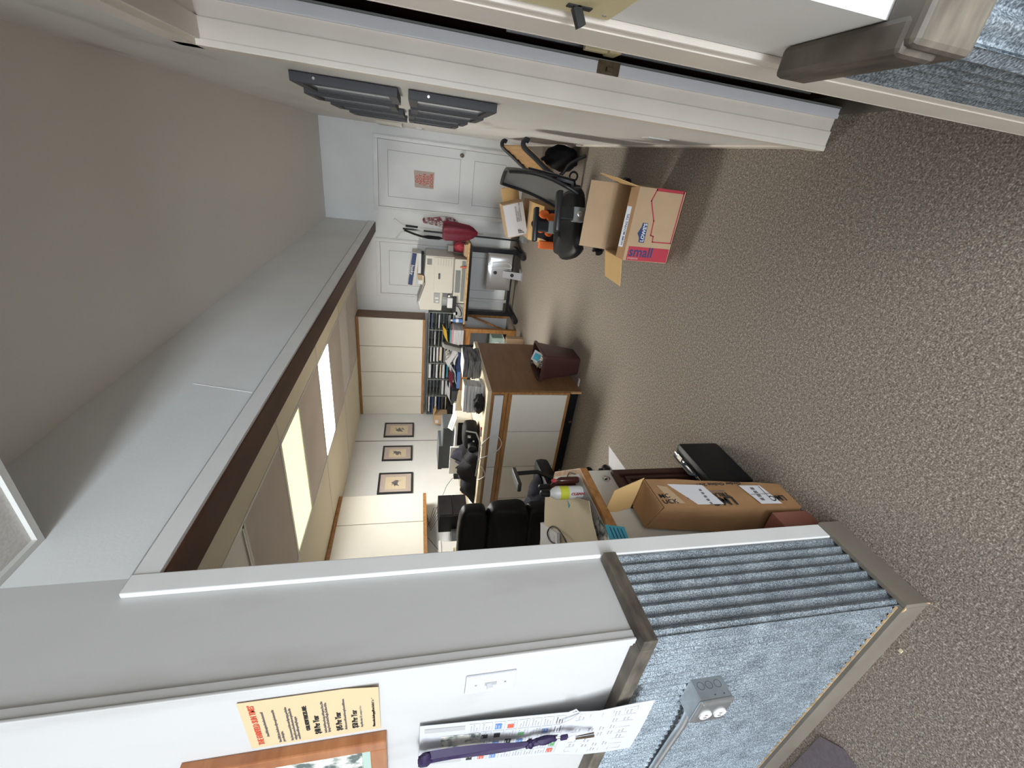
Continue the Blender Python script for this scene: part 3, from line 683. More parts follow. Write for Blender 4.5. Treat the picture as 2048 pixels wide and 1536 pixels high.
solo('headphone_cable', MB().tube(spl([(-1.50, 1.06, .824), (-1.50, 1.20, .824), (-1.53, 1.34, .824), (-1.60, 1.44, .824), (-1.655, 1.45, .838), (-1.65, 1.39, .838), (-1.60, 1.33, .824)]), .0035, 6), 'ink', 'black cable curling over the cream envelope', 'cable', smooth=True)
solo('comic_page', MB().poly([(-1.262, .96, .753), (-1.262, 1.17, .753), (-1.36, 1.20, .753), (-1.42, 1.0, .753)], (0, 0, .004)), 'print', 'grey printed page at the desk edge below the envelope', 'page')
bn = thing('sticky_note', 'cyan note with handwriting stuck to the desk edge', 'note', (-1.228, 1.05, .70))
nq = [(-1.2325, 1.100, .765), (-1.2325, 1.030, .775), (-1.2305, 1.005, .700), (-1.2305, 1.080, .690)]
part('sheet', MB().poly(nq, (.0015, 0, 0)), 'bluenote', bn)
ln = MB()
for i in range(4):
    z = .752-.014*i; ln.poly([(-1.2300, 1.085-.004*i, z), (-1.2300, 1.03-.005*i, z+.004), (-1.2300, 1.03-.005*i, z+.001), (-1.2300, 1.085-.004*i, z-.003)], (.0012, 0, 0))
part('handwriting', ln, 'navy', bn)
# dark picture frame leaning on the desk panel
df = thing('picture_frame', 'dark brown wooden frame leaning against the cream desk panel', 'picture frame', (-1.235, 1.2, 0))
part('frame', MB().box(-1.253, -1.230, 1.395, 1.425, .0, .60).box(-1.253, -1.230, 1.215, 1.395, .575, .60).box(-1.253, -1.235, 1.365, 1.385, .0, .55).box(-1.253, -1.235, 1.215, 1.365, .53, .55).box(-1.253, -1.230, 1.195, 1.215, 0, .60), 'dkbrown', df, bevel=.004)
part('backing', MB().box(-1.254, -1.247, 1.20, 1.40, 0, .58), 'binbrown', df)

# ------------------------------------------------------------------ truck parts carton
lb = thing('cardboard_box', 'tall brown shipping carton with two white labels beside the partition', 'box', (-1.18, 1.07, 0))
def warp(mb, s=3, a=.006):
    for v in mb.bm.verts:
        v.co += Vector((noise.noise(v.co*s*3), noise.noise(v.co*s*3+Vector((5, 0, 0))), 0))*a*min(1, v.co.z*8)
    return mb
bx = MB()
for (x, y, nx) in ((0, 0, 0),):
    zs = [i*.6/10 for i in range(11)]
    rings = []
    for z in zs:
        k = z/.6
        P = [(-1.075+.006*k, 1.120+.055*k), (-1.078+.010*k, .990+.026*k), (-1.235+.005*k, .985+.085*k), (-1.235+.01*k, 1.125+.085*k)]
        ring = []
        for i in range(4):
            a, b = Vector(P[i]), Vector(P[(i+1) % 4])
            for j in range(5):
                p = a.lerp(b, j/5); ring.append((p.x, p.y, z))
        rings.append(ring)
    bx.ring(rings)
part('carton', warp(bx), 'kraftd', lb)
part('open_flap', MB().sheet(lambda u, v: tuple(Vector((-1.068, 1.178, .600)).lerp(Vector((-1.235, 1.185, .612)), u).lerp(Vector((-1.150, 1.200, .700)).lerp(Vector((-1.275, 1.185, .728)), u), v)), 6, 5, .003, (0, 1, 0)), 'kraftl', lb)
part('folded_flap', MB().poly([(-1.072, 1.172, .602), (-1.070, 1.020, .602), (-1.232, 1.072, .602), (-1.222, 1.178, .606)], (0, 0, .003)), 'kraftd', lb)
# face axes: up = +z, across = y.  face plane x ~ -1.07
def fx(z): return -1.0705+.004*z/.6
lbl = MB()
lbl.poly([(fx(.52)+.0015, 1.135, .522), (fx(.40)+.0015, 1.122, .372), (fx(.36)+.0015, 1.016, .345), (fx(.48)+.0015, 1.020, .455)][::1], (.0015, 0, 0))
part('shipping_label', lbl, 'paper', lb)
part('shipping_label', MB().poly([(fx(.2)+.0012, 1.112, .205), (fx(.1)+.0012, 1.107, .108), (fx(.05)+.0012, 1.004, .085), (fx(.15)+.0012, 1.008, .178)], (.0015, 0, 0)), 'paper', lb)
part('reused_label', MB().poly([(fx(.57)+.0012, 1.132, .572), (fx(.5)+.0012, 1.122, .532), (fx(.5)+.0012, 1.030, .505), (fx(.56)+.0012, 1.034, .556)], (.001, 0, 0)), 'kraft', lb)
UPZ, TY = (0, 0, 1), (0, -1, 0)            # printed on its side: the words run up the carton
text(lb, 'lettering', 'LMC', .060, (-1.0675, 1.052, .278), UPZ, TY, 'ink', bold=.0012, sx=.92)
text(lb, 'lettering', 'TRUCK', .028, (-1.0675, 1.076, .285), UPZ, TY, 'ink', bold=.0006, sx=1.15)
text(lb, 'lettering', '1-800-LMC-TRUCK', .010, (-1.0675, 1.090, .290), UPZ, TY, 'inkg')
text(lb, 'lettering', 'Order Online 24/7', .022, (-1.0675, 1.133, .185), UPZ, TY, 'ink', bold=.0003, sx=1.25)
text(lb, 'lettering', 'LMC', .040, (-1.0675, 1.045, .045), UPZ, TY, 'ink', bold=.0008, sx=.9)
text(lb, 'lettering', 'MC\nUCK', .030, (-1.0650, 1.062, .592), (0, 0, -1), (0, 1, 0), 'ink', bold=.0006)
bars = MB(); bars2 = MB()
for i in range(4): bars.poly([(-1.0655, 1.118-.02*i, .49-.004*i), (-1.0655, 1.110-.02*i, .492-.004*i), (-1.0655, 1.106-.02*i, .425-.004*i), (-1.0655, 1.110-.02*i, .425-.004*i)], (.0008, 0, 0))
for i in range(5): bars.poly([(-1.0655, 1.100-.018*i, .405), (-1.0655, 1.088-.018*i, .405), (-1.0655, 1.088-.018*i, .392), (-1.0655, 1.100-.018*i, .392)], (.0008, 0, 0))
for i in range(4): bars2.poly([(-1.0655, 1.095-.020*i, .165), (-1.0655, 1.082-.020*i, .165), (-1.0655, 1.082-.020*i, .150), (-1.0655, 1.095-.020*i, .150)], (.0008, 0, 0))
bars2.box(-1.0655, -1.0647, 1.02, 1.10, .118, .120).box(-1.0655, -1.0647, 1.055, 1.057, .10, .19)
part('label_print', bars, 'inkg', lb); part('label_print', bars2, 'inkg', lb)
solo('red_carton', MB().box(-1.16, -1.075, .87, .968, 0, .16, bev=.004), 'redbrown', 'reddish low carton squeezed between the shipping carton and the partition end', 'box')

# ------------------------------------------------------------------ black case
bc = thing('tool_case', 'black hard plastic case with metal latches standing behind the carton', 'case', (-1.24, 1.37, 0))
part('shell', MB().box(-1.190, -1.140, 1.215, 1.505, .006, .230, bev=.02).box(-1.226, -1.196, 1.215, 1.505, .006, .230, bev=.012), 'black', bc, smooth=True)
part('metal_rim', MB().box(-1.197, -1.189, 1.22, 1.50, .010, .232), 'steel', bc)
part('latch', MB().box(-1.206, -1.180, 1.43, 1.47, .226, .236, bev=.002), 'chrome', bc); part('latch', MB().box(-1.206, -1.180, 1.27, 1.30, .226, .236, bev=.002), 'chrome', bc)
part('carry_handle', MB().tube([(-1.192, 1.325, .230), (-1.192, 1.33, .252), (-1.192, 1.40, .252), (-1.192, 1.405, .230)], .007, 8), 'grey', bc, smooth=True)
solo('floor_paper', MB().poly([(-1.905, 2.49, .001), (-1.885, 2.10, .001), (-2.25, 2.30, .001)], (0, 0, .001)), 'paper', 'white paper corner lying on the carpet beside the desk', 'paper')

# ------------------------------------------------------------------ brown waste bin by the island
wbn = thing('waste_bin', 'dark brown tapered plastic waste bin beside the island end panel', 'waste bin', (-1.66, 3.52, 0))
def taper(cx, cy, prof, mb=None):
    mb = mb or MB(); rings = []
    for hx, hy, z in prof:
        ring = []
        for sx, sy in ((1, 1), (-1, 1), (-1, -1), (1, -1)):
            r = .03
            for k in range(4):
                a0 = {(1, 1): 0, (-1, 1): PI/2, (-1, -1): PI, (1, -1): 1.5*PI}[(sx, sy)]; a = a0+k/3*PI/2
                ring.append((cx+sx*(hx-r)+r*math.cos(a), cy+sy*(hy-r)+r*math.sin(a), z))
        rings.append(ring)
    return mb.ring(rings)
part('bin_body', taper(-1.655, 3.50, [(.085, .125, .0), (.125, .175, .36), (.137, .187, .362), (.137, .187, .385), (.122, .172, .385), (.115, .165, .33), (.08, .12, .02)]), 'binbrown', wbn, smooth=True)
tr = thing('discarded_papers', 'crumpled papers filling the brown waste bin', 'papers', (-1.655, 3.5, .3))
part('crumpled_sheet', MB().blob((-1.69, 3.56, .32), (.06, .07, .06), amp=.04, fr=9, seed=1), 'paperc', tr)
part('crumpled_sheet', MB().blob((-1.64, 3.44, .32), (.06, .07, .055), amp=.04, fr=9, seed=5), 'print', tr)
part('printed_card', MB().box(-.05, .05, -.06, .06, 0, .002, T=Matrix.Translation((-1.63, 3.53, .375)) @ Matrix.Rotation(.5, 4, 'X') @ Matrix.Rotation(.4, 4, 'Y')), 'paper', tr)
part('blue_panel', MB().box(-.035, .03, -.04, .04, .002, .003, T=Matrix.Translation((-1.63, 3.53, .375)) @ Matrix.Rotation(.5, 4, 'X') @ Matrix.Rotation(.4, 4, 'Y')), 'bluenote', tr)
solo('paper_scrap', MB().box(-1.815, -1.74, 3.29, 3.32, .0, .004), 'paper', 'small white scrap on the carpet at the foot of the brown bin', 'scrap')
solo('wood_offcut', MB().box(-1.842, -1.828, 3.195, 3.213, .0, .10), 'pine', 'thin pine offcut at the island corner by the toe kick', 'offcut')

# ------------------------------------------------------------------ moving carton
mv = thing('cardboard_box', 'open small moving carton with red and blue print in front of the mesh chair', 'box', (-.255, 2.56, 0))
x0, x1, y0, y1, h = -.457, -.052, 2.42, 2.715, .297; t_ = .004
part('front_wall', MB().box(x0, x1, y0, y0+t_, 0, h), 'kraft', mv)
part('back_wall', MB().box(x0, x1, y1-t_, y1, 0, h), 'kraft', mv)
part('side_wall', MB().box(x0, x0+t_, y0+t_, y1-t_, 0, h), 'kraft', mv); part('side_wall', MB().box(x1-t_, x1, y0+t_, y1-t_, 0, h), 'kraft', mv)
part('bottom', MB().box(x0, x1, y0, y1, .001, .006), 'kraft', mv)
part('back_flap', MB().poly([(x0+.003, y1, h), (x1-.003, y1, h), (x1-.006, y1+.045, h+.165), (x0+.006, y1+.045, h+.165)], (0, -t_, 0)), 'kraft', mv)
part('side_flap', MB().poly([(x0, y0+.01, h), (x0, y1-.02, h), (x0-.165, y1-.03, h-.035), (x0-.165, y0+.02, h-.035)], (0, 0, .004)), 'kraftl', mv, label='left flap, folded out flat')
part('side_flap', MB().poly([(x1, y0+.01, h), (x1, y1-.02, h), (x1+.040, y1-.03, h+.145), (x1+.030, y0+.03, h+.14)], (-t_, 0, 0)), 'kraftl', mv, label='right flap, standing up')
part('front_flap', MB().poly([(x0, y0+.001, h), (x1, y0+.001, h), (x1-.01, y0+.030, h+.035), (x0+.01, y0+.030, h+.035)], (0, .004, 0)), 'kraftd', mv, label='short front edge with packing tape')
part('sticker', MB().poly([(-.385, y0+.012, h+.016), (-.160, y0+.012, h+.016), (-.160, y0+.0285, h+.036), (-.385, y0+.0285, h+.036)], (0, -.0015, .001)), 'paper', mv)
text(mv, 'sticker_lettering', 'HOME MOVING TIPS', .018, (-.375, y0+.0125, h+.019), (1, 0, 0), (0, .63, .78), 'navy', sx=1.05, bold=.0003)
YF = y0-.0008
st = [(-.056, .189), (-.056, .018), (-.337, .015), (-.339, .136), (-.307, .140), (-.303, .158), (-.222, .162), (-.118, .208)]
om = MB()
for (a, b) in zip(st, st[1:]+st[:1]):
    A, B = Vector((a[0], YF, a[1])), Vector((b[0], YF, b[1])); d = (B-A).normalized(); q = d.cross(Vector((0, 1, 0)))*.0035
    wdt = 2.3 if a == st[0] else 1
    om.poly([A-d*.003+q*wdt, B+d*.003+q*wdt, B+d*.003-q*wdt, A-d*.003-q*wdt], (0, -.0006, 0))
part('printed_outline', om, 'red', mv)
part('red_panel', MB().poly([(-.374, YF, .279), (-.372, YF, .012), (-.453, YF, .010), (-.456, YF, .279)], (0, -.0004, 0)), 'red', mv)
text(mv, 'lettering', 'small', .082, (-.430, YF-.001, .272), (0, 0, -1), (1, 0, 0), 'navy', bold=.0012, sx=.95)
text(mv, 'lettering', 'pequena', .020, (-.447, YF-.001, .272), (0, 0, -1), (1, 0, 0), 'matb')
part('printed_badge', MB().poly([(-.238, YF, .227), (-.238, YF, .193), (-.348, YF, .190), (-.348, YF, .225), (-.322, YF, .229), (-.298, YF, .245), (-.262, YF, .229)], (0, -.0004, 0)), 'navy', mv)
text(mv, 'lettering', "LOWE'S", .030, (-.343, YF-.001, .197), (1, 0, 0), (0, 0, 1), 'paper', bold=.0008, sx=.98)

# ------------------------------------------------------------------ mesh office chair
oc = thing('office_chair', 'mesh backed black office chair with arm rests behind the moving carton', 'chair', (-.36, 3.22, 0), PI/2+.30, absolute=False)
# local frame: +y faces forward, seat centre at origin
sm = MB(); rg = []
for zz, k in ((.365, .80), (.375, .93), (.40, 1), (.425, .99), (.440, .93), (.446, .80), (.446, .4)):
    rg.append([(k*.255*math.copysign(abs(math.cos(a*PI/20))**.55, math.cos(a*PI/20)), .03+k*.245*math.copysign(abs(math.sin(a*PI/20))**.55, math.sin(a*PI/20)), zz-(.035 if math.sin(a*PI/20) > .6 else 0)*k) for a in range(40)])
sm.ring(rg)
part('seat', sm, 'leather', oc, smooth=True)
bk = MB()
def bf(u, v):
    x = (u-.5)*.47*(1-.34*v**4); z = .44+.46*v; y = -.19-.10*v-.03*math.sin(v*3)+.05*(2*u-1)**2
    return (x, y, z)
bk.sheet(bf, 12, 12, .012, (0, -1, 0)); part('backrest_mesh', bk, 'mesh', oc, smooth=True)
rim = [bf(u/10, 0) for u in range(11)]+[bf(1, v/10) for v in range(1, 11)]+[bf(1-u/10, 1) for u in range(1, 11)]+[bf(0, 1-v/10) for v in range(1, 10)]
part('backrest_rim', MB().tube(rim, .013, 8, closed=True), 'blackm', oc, smooth=True)
part('back_support', MB().tube([(0, -.10, .36), (0, -.27, .40), (0, -.30, .60), (0, -.32, .74)], [.03, .03, .022, .014], 8).box(-.09, .09, -.29, -.265, .54, .66, bev=.01), 'blackm', oc, smooth=True)
for sx in (-1, 1):
    ar = part('armrest', MB().box(sx*.285-.035, sx*.285+.035, -.13, .13, .565, .600, bev=.012), 'blackm', oc, smooth=True)
    part('arm_post', MB().box(sx*.285-.018, sx*.285+.018, -.03, .05, .36, .57, bev=.008).box(sx*.20-.06, sx*.20+.07, -.02, .04, .345, .375), 'blackm', oc)
    bl = part('adjuster_plate', MB().box(sx*.285-.03, sx*.285+.026, -.035, .055, .40, .48, bev=.004), 'greym', oc)
    part('adjuster_button', MB().lathe((sx*.285-.031 if sx < 0 else sx*.285+.026, .01, .44), [(.018, -.003*sx), (.018, .004*sx), (.010, .006*sx)], ax='x', n=16), 'steel', bl)
part('tilt_mechanism', MB().box(-.10, .10, -.12, .12, .33, .385, bev=.01), 'blackm', oc)
part('gas_column', MB().cyl((0, 0, .10), (0, 0, .34), .026), 'blackm', oc, smooth=True)
star(oc, r=.31, rot=.55)

# ------------------------------------------------------------------ orange and black bag, cartons behind the chair
ob = thing('tote_bag', 'orange and black patterned bag standing behind the mesh chair', 'bag', (-.50, 3.95, 0))
bd = MB().blob((-.50, 3.95, .24), (.16, .10, .25), amp=.05, fr=5, flat=.002, seed=4)
part('bag_body', bd, 'cloth', ob, smooth=True)
pt = MB()
r = random.Random(3)
for i in range(9):
    c_ = Vector((-.60+.03*i+r.uniform(-.01, .01), 3.835+.004*abs(i-4), .20+.055*(i % 4)*1.3+r.uniform(-.02, .02))); q = r.uniform(.026, .045)
    pt.blob(c_, (q, .012, q*1.2), 10, 6, amp=.012, fr=5, seed=i)
part('orange_patch', pt, 'orange', ob, smooth=True)
part('orange_patch', MB().box(-.70, -.63, 3.88, 3.92, .10, .42, bev=.012), 'orange', ob)
cbx = thing('cardboard_box', 'kraft carton on the floor by the back door', 'box', (-.62, 5.2, 0))
part('carton', MB().box(-.80, -.40, 4.95, 5.40, 0, .26), 'kraft', cbx); part('flap', MB().poly([(-.80, 4.95, .26), (-.40, 4.95, .26), (-.42, 4.83, .15), (-.80, 4.84, .14)], (0, 0, .004)), 'kraftl', cbx)
T = Matrix.Translation((-.56, 5.12, .27)) @ Matrix.Rotation(-.30, 4, 'Y')
wbx = thing('cardboard_box', 'tilted carton with white printed face on top of the kraft carton', 'box', (-.56, 5.12, .27))
part('carton', MB().box(-.20, .17, -.05, .17, .03, .27, T=T), 'kraft', wbx)
part('white_face', MB().box(-.19, .16, -.056, -.05, .035, .265, T=T), 'paper', wbx)
e = T.to_3x3()
text(wbx, 'lettering', 'JF', .07, T @ Vector((-.17, -.058, .09)), e @ Vector((1, 0, 0)), e @ Vector((0, 0, 1)), 'ink', bold=.001)
text(wbx, 'lettering', 'FRESH PRODUCE\nKEEP COOL\nHANDLE WITH CARE', .022, T @ Vector((-.04, -.058, .12)), e @ Vector((1, 0, 0)), e @ Vector((0, 0, 1)), 'inkg')
solo('cardboard_sheet', MB().box(-.26, .22, -.02, .03, 0, .20, T=Matrix.Translation((-.50, 5.42, .30)) @ Matrix.Rotation(-.22, 4, 'Y')), 'kraftl', 'cardboard lid leaning behind the white printed carton', 'lid')
solo('clear_tub', MB().box(-1.02, -.86, 5.95, 6.15, 0, .09, bev=.02), 'greym', 'low grey tub on the carpet under the umbrella', 'tub')
solo('black_bag', MB().blob((.055, 4.50, .15), (.11, .12, .165), amp=.03, fr=4, flat=.001, seed=6), 'cloth', 'round black bag on the carpet by the right wall', 'bag', smooth=True)

# ------------------------------------------------------------------ slatted bench
be = thing('bench', 'slatted wooden bench with curled black iron ends by the right wall', 'bench', (-.02, 4.75, 0))
def iron_end(y):
    k = .82
    pr_ = [(.150, .655), (.118, .640), (.105, .675), (.118, .715), (.100, .735), (.075, .715), (.040, .62), (-.03, .515), (-.12, .44), (-.20, .395)]
    mb = MB().tube(spl([(x, y, z*k) for x, z in [(.150, .68), (.158, .715), (.135, .74), (.10, .73), (.07, .68), (.02, .58), (-.04, .47), (-.10, .34), (-.15, .22), (-.17, .02)]], 3), .022, 8)
    mb.tube(spl([(-.12, y, .27), (-.06, y, .20), (.02, y, .15), (.10, y, .012)], 4), .016, 8)
    mb.tube(spl([(-.16, y, .30), (-.22, y, .28), (-.24, y, .34), (-.20, y, .37)], 4), .013, 8)
    ri = [(-.08+.038*math.cos(a*PI/6), y, .095+.038*math.sin(a*PI/6)) for a in range(12)]
    mb.tube(ri, .010, 6, closed=True)
    return mb
part('iron_end', iron_end(4.20), 'iron', be, smooth=True); part('iron_end', iron_end(5.30), 'iron', be, smooth=True)
for i, (x, z) in enumerate(((.095, .560), (.060, .500), (.022, .440), (-.015, .380), (-.052, .325))):
    part('slat', MB().box(-.031, .031, 4.21, 5.29, -.009, .009, bev=.003, T=Matrix.Translation((x, 0, z)) @ Matrix.Rotation(-.95+.05*i, 4, 'Y')), 'slat', be)
for i in range(2):
    part('slat', MB().box(-.19+.062*i-.025, -.19+.062*i+.025, 4.21, 5.29, .245, .260, bev=.003), 'slat', be)

# ------------------------------------------------------------------ sit stand desk, printer, computer
sd = thing('standing_desk', 'black framed standing desk with a pale wood top against the back wall', 'desk', (-1.7, 6.3, 0))
part('desktop', MB().box(-2.29, -1.10, 6.05, 6.66, .785, .812, bev=.003), 'pine', sd)
part('top_frame', MB().box(-2.25, -1.14, 6.09, 6.62, .745, .784), 'blackm', sd)
for x in (-1.22, -2.17):
    part('leg', MB().box(x-.035, x+.035, 6.26, 6.34, .06, .75, bev=.004).box(x-.028, x+.028, 6.265, 6.335, .4, .75), 'blackm', sd)
    part('foot', MB().box(x-.035, x+.035, 5.92, 6.60, .015, .065, bev=.01).cyl((x, 5.95, 0), (x, 5.95, .02), .025).cyl((x, 6.56, 0), (x, 6.56, .02), .025), 'blackm', sd)
part('crossbar', MB().box(-2.17, -1.22, 6.29, 6.32, .09, .135), 'blackm', sd)
im = thing('computer', 'silver all in one computer seen from behind standing on the floor', 'computer', (-1.48, 6.10, 0))
mm = MB()
rg = []
for k, (s_, y) in enumerate(((1, 6.155), (1, 6.145), (.93, 6.125), (.6, 6.108), (.25, 6.100))):
    hx, hz = .265*s_, .185*s_; rg.append([(-1.49+a*hx, y, .325+b*hz) for a, b in ((1, 1), (-1, 1), (-1, -1), (1, -1))])
mm.ring(rg); part('display_shell', mm, 'alu', im, smooth=True)
part('stand', MB().poly([(-1.545, 6.085, .28), (-1.455, 6.085, .28), (-1.455, 6.03, .012), (-1.565, 6.03, .012)], (0, -.006, 0)).box(-1.575, -1.435, 6.02, 6.20, 0, .010), 'alu', im)
part('cable_port', MB().lathe((-1.50, 6.052, .15), [(.026, -.012), (.026, -.002), (.018, -.003), (.018, .01)], ax='y', n=20), 'ink', im)
lg = MB().lathe((-1.49, 6.100, .39), [(.026, -.0025), (.026, .002)], ax='y', n=18).poly([(-1.492, 6.100, .416), (-1.482, 6.100, .430), (-1.478, 6.100, .422)], (0, -.0025, 0))
part('fruit_logo', lg, 'ink', im)
part('power_cable', MB().tube(spl([(-1.40, 6.10, .51), (-1.34, 6.07, .42), (-1.33, 6.04, .24), (-1.39, 6.03, .17), (-1.40, 6.05, .3), (-1.42, 6.08, .51)]), .004, 6), 'white', im, smooth=True)
pt = thing('printer', 'big beige laser printer on the standing desk', 'printer', (-1.7, 6.3, .95))
sh = [(-1.315, .985), (-1.315, 1.385), (-1.55, 1.395), (-1.72, 1.385), (-1.86, 1.43), (-1.99, 1.475), (-2.105, 1.455), (-2.105, 1.14), (-1.80, 1.13), (-1.80, .985)]
part('housing', MB().poly([(x, 6.08, z) for x, z in sh], (0, .46, 0)), 'beige', pt, bevel=.012)
part('front_door', MB().poly([(-1.335, 6.079, 1.00), (-1.335, 6.079, 1.265), (-1.80, 6.079, 1.265), (-1.83, 6.079, 1.22), (-1.83, 6.079, 1.00)], (0, -.012, 0)), 'beige', pt, bevel=.004)
rb = MB()
for i in range(6): rb.box(-1.44, -1.345, 6.062, 6.066, 1.03+.036*i, 1.034+.036*i)
part('vent_ribs', rb, 'beiged', pt)
part('door_handle', MB().box(-1.63, -1.55, 6.060, 6.067, 1.18, 1.205), 'grey', pt)
part('badge', MB().box(-1.44, -1.36, 6.074, 6.080, 1.30, 1.365), 'greym', pt)
part('control_panel', MB().box(-1.99, -1.84, 6.070, 6.080, 1.175, 1.26), 'beiged', pt)
part('push_button', MB().box(-1.975, -1.95, 6.066, 6.070, 1.19, 1.23).box(-1.925, -1.90, 6.066, 6.070, 1.19, 1.24), 'white', pt)
part('output_cover', MB().poly([(-1.70, 6.07, 1.39), (-2.00, 6.07, 1.482), (-2.00, 6.07, 1.492), (-1.70, 6.07, 1.40)], (0, .42, 0)), 'beiged', pt)
tu = thing('printer_tray_unit', 'beige paper tray unit under the laser printer', 'tray unit', (-1.6, 6.3, .812))
part('tray_housing', MB().box(-1.98, -1.34, 6.10, 6.55, .812, .984, bev=.004), 'beige', tu)
part('tray_front', MB().box(-1.82, -1.50, 6.09, 6.10, .895, .96).box(-1.95, -1.36, 6.092, 6.10, .825, .875), 'greym', tu)
hb = thing('carton', 'white and navy printed box tipped on top of the laser printer', 'box', (-1.56, 6.22, 1.49))
T = Matrix.Translation((-1.555, 6.20, 1.545)) @ Matrix.Rotation(.13, 4, 'Y')
part('box_body', MB().box(-.235, .235, 0, .26, -.045, .055, T=T), 'beige', hb)
part('navy_panel', MB().box(-.228, .228, -.003, 0, -.010, .050, T=T), 'navy', hb)
e = T.to_3x3()
text(hb, 'lettering', 'husky', .062, T @ Vector((.062, -.004, .042)), e @ Vector((-1, 0, 0)), e @ Vector((0, 0, -1)), 'paper', bold=.0012)
solo('handset', MB().box(-1.62, -1.33, 6.20, 6.42, 1.405, 1.445), 'ink', 'black handset and strap on top of the printer under the books', 'handset', bevel=.006)
solo('paper_pad', MB().box(-1.60, -1.32, 6.18, 6.40, 1.446, 1.487), 'paper', 'thick white paper pad under the navy box', 'pad')
solo('booklet', MB().box(-1.80, -1.63, 6.18, 6.38, 1.402, 1.425), 'paperc', 'cream booklet on the printer lid', 'booklet')
solo('tape_roll', MB().lathe((-1.73, 6.23, 1.425), [(.02, 0), (.04, 0), (.04, .055), (.02, .055)]), 'white', 'white roll standing under the navy box', 'roll', smooth=True)
solo('carton_block', MB().box(-1.69, -1.625, 6.20, 6.30, 1.426, 1.487), 'kraft', 'small kraft block propping the navy box', 'block')
# bits on the right of the printer
solo('snack_bag', MB().blob((-1.21, 6.30, .90), (.07, .06, .09), amp=.03, fr=6, flat=.813, seed=2), 'red', 'crumpled red snack bag beside the laser printer', 'bag', smooth=True)
solo('label_maker', MB().box(-1.29, -1.21, 6.34, 6.42, .99, 1.07, bev=.008), 'beige', 'small beige gadget beside the printer top of the dark boxes', 'gadget')
solo('dark_boxes', MB().box(-1.30, -1.15, 6.37, 6.50, .8125, .988), 'maroon', 'dark red boxes stacked beside the laser printer', 'box')
solo('desk_books', MB().box(-1.30, -1.13, 6.10, 6.22, .8125, .84).box(-1.29, -1.14, 6.11, 6.21, .8405, .858), 'kraft', 'two thin brown books at the right end of the standing desk', 'books')
solo('orange_pens', MB().cyl((-1.45, 6.06, .822), (-1.44, 6.085, .90), .008).cyl((-1.43, 6.06, .822), (-1.45, 6.085, .90), .008), 'redo', 'bundle of orange pens in front of the tray unit', 'pens')
ps = thing('power_strip', 'white power adapters and plugs stacked at the left of the printer', 'adapter', (-1.98, 6.15, .8125))
part('adapter', MB().box(-2.05, -1.90, 6.06, 6.12, .985, 1.06, bev=.006).box(-2.16, -2.10, 6.07, 6.13, .90, .96, bev=.004), 'white', ps)
part('dark_adapter', MB().box(-2.12, -1.88, 6.065, 6.12, .93, .984, bev=.006), 'ink', ps)
part('glass_dome', MB().blob((-1.88, 6.10, 1.03), (.035, .03, .035), 12, 8), 'steel', ps, smooth=True)
part('plug_cables', MB().tube([(-2.0, 6.06, .95), (-2.04, 6.04, .87), (-2.12, 6.04, .84), (-2.18, 6.07, .86), (-2.14, 6.08, .94)], .005, 6).tube([(-1.95, 6.06, .94), (-2.08, 6.03, .86), (-2.2, 6.04, .825)], .005, 6), 'ink', ps, smooth=True)
part('base_block', MB().box(-2.20, -1.985, 6.07, 6.3, .8125, .93), 'beiged', ps)
wb_ = bottle(-2.245, 6.08, .8125, .032, .15, 'blue', 'white', 'blue and white bottle at the left end of the standing desk', 'white', 'cap', .03)

# coat tree with umbrella
ct = thing('coat_tree', 'thin black coat tree with pale forked hooks beside the standing desk', 'coat stand', (-1.03, 6.30, 0))
part('pole', MB().cyl((-1.05, 6.3, .05), (-1.03, 6.3, 1.70), .012, n=10), 'blackm', ct, smooth=True)
for a in range(4):
    an = a*PI/2+.5
    part('foot', MB().tube([(-1.05, 6.3, .07), (-1.05+.08*math.cos(an), 6.3+.08*math.sin(an), .05), (-1.05+.17*math.cos(an), 6.3+.17*math.sin(an), .01)], .011, 8), 'blackm', ct, smooth=True)
part('hook', MB().tube([(-1.02, 6.28, 1.42), (-.985, 6.26, 1.70), (-.905, 6.22, 1.81)], .013, 8), 'white', ct, smooth=True)
part('hook', MB().tube([(-1.03, 6.28, 1.42), (-1.07, 6.26, 1.72), (-1.16, 6.22, 1.79)], .010, 8), 'white', ct, smooth=True)
part('hook', MB().tube([(-1.06, 6.26, 1.62), (-1.11, 6.25, 1.47), (-1.13, 6.25, 1.44), (-1.115, 6.25, 1.42)], .008, 8), 'white', ct, smooth=True)
um = thing('umbrella', 'closed maroon umbrella hanging head down from the coat tree', 'umbrella', (-1.0, 6.2, .7))
def furl(cx, cy, z0, prof, seed, n=28, am=.25):
    mb = MB(); rings = []
    for r_, z in prof: rings.append([(cx+r_*math.cos(2*PI*k/n)*(1+am*math.sin(k*8*PI/n+seed)), cy+.6*r_*math.sin(2*PI*k/n)*(1+am*math.sin(k*8*PI/n+seed)), z0+z) for k in range(n)])
    return mb.ring(rings)
part('canopy', furl(-.985, 6.18, .68, [(.015, 0), (.06, .06), (.085, .12), (.105, .30), (.11, .44), (.10, .48), (.02, .49)], 0), 'maroon', um, smooth=True)
part('shaft', MB().cyl((-.985, 6.18, 1.16), (-.975, 6.18, 1.52), .006, n=8).cyl((-.985, 6.18, .60), (-.985, 6.18, .69), .005, n=8), 'chrome', um, smooth=True)
part('grip', MB().cyl((-.975, 6.18, 1.50), (-.970, 6.18, 1.66), .014, n=10), 'black', um, smooth=True)
u2 = thing('umbrella', 'slim closed black umbrella hanging on the coat tree', 'umbrella', (-1.09, 6.24, 1.2))
part('canopy', furl(-1.095, 6.2, 1.16, [(.006, 0), (.018, .05), (.020, .2), (.01, .28)], 1), 'cloth', u2, smooth=True)
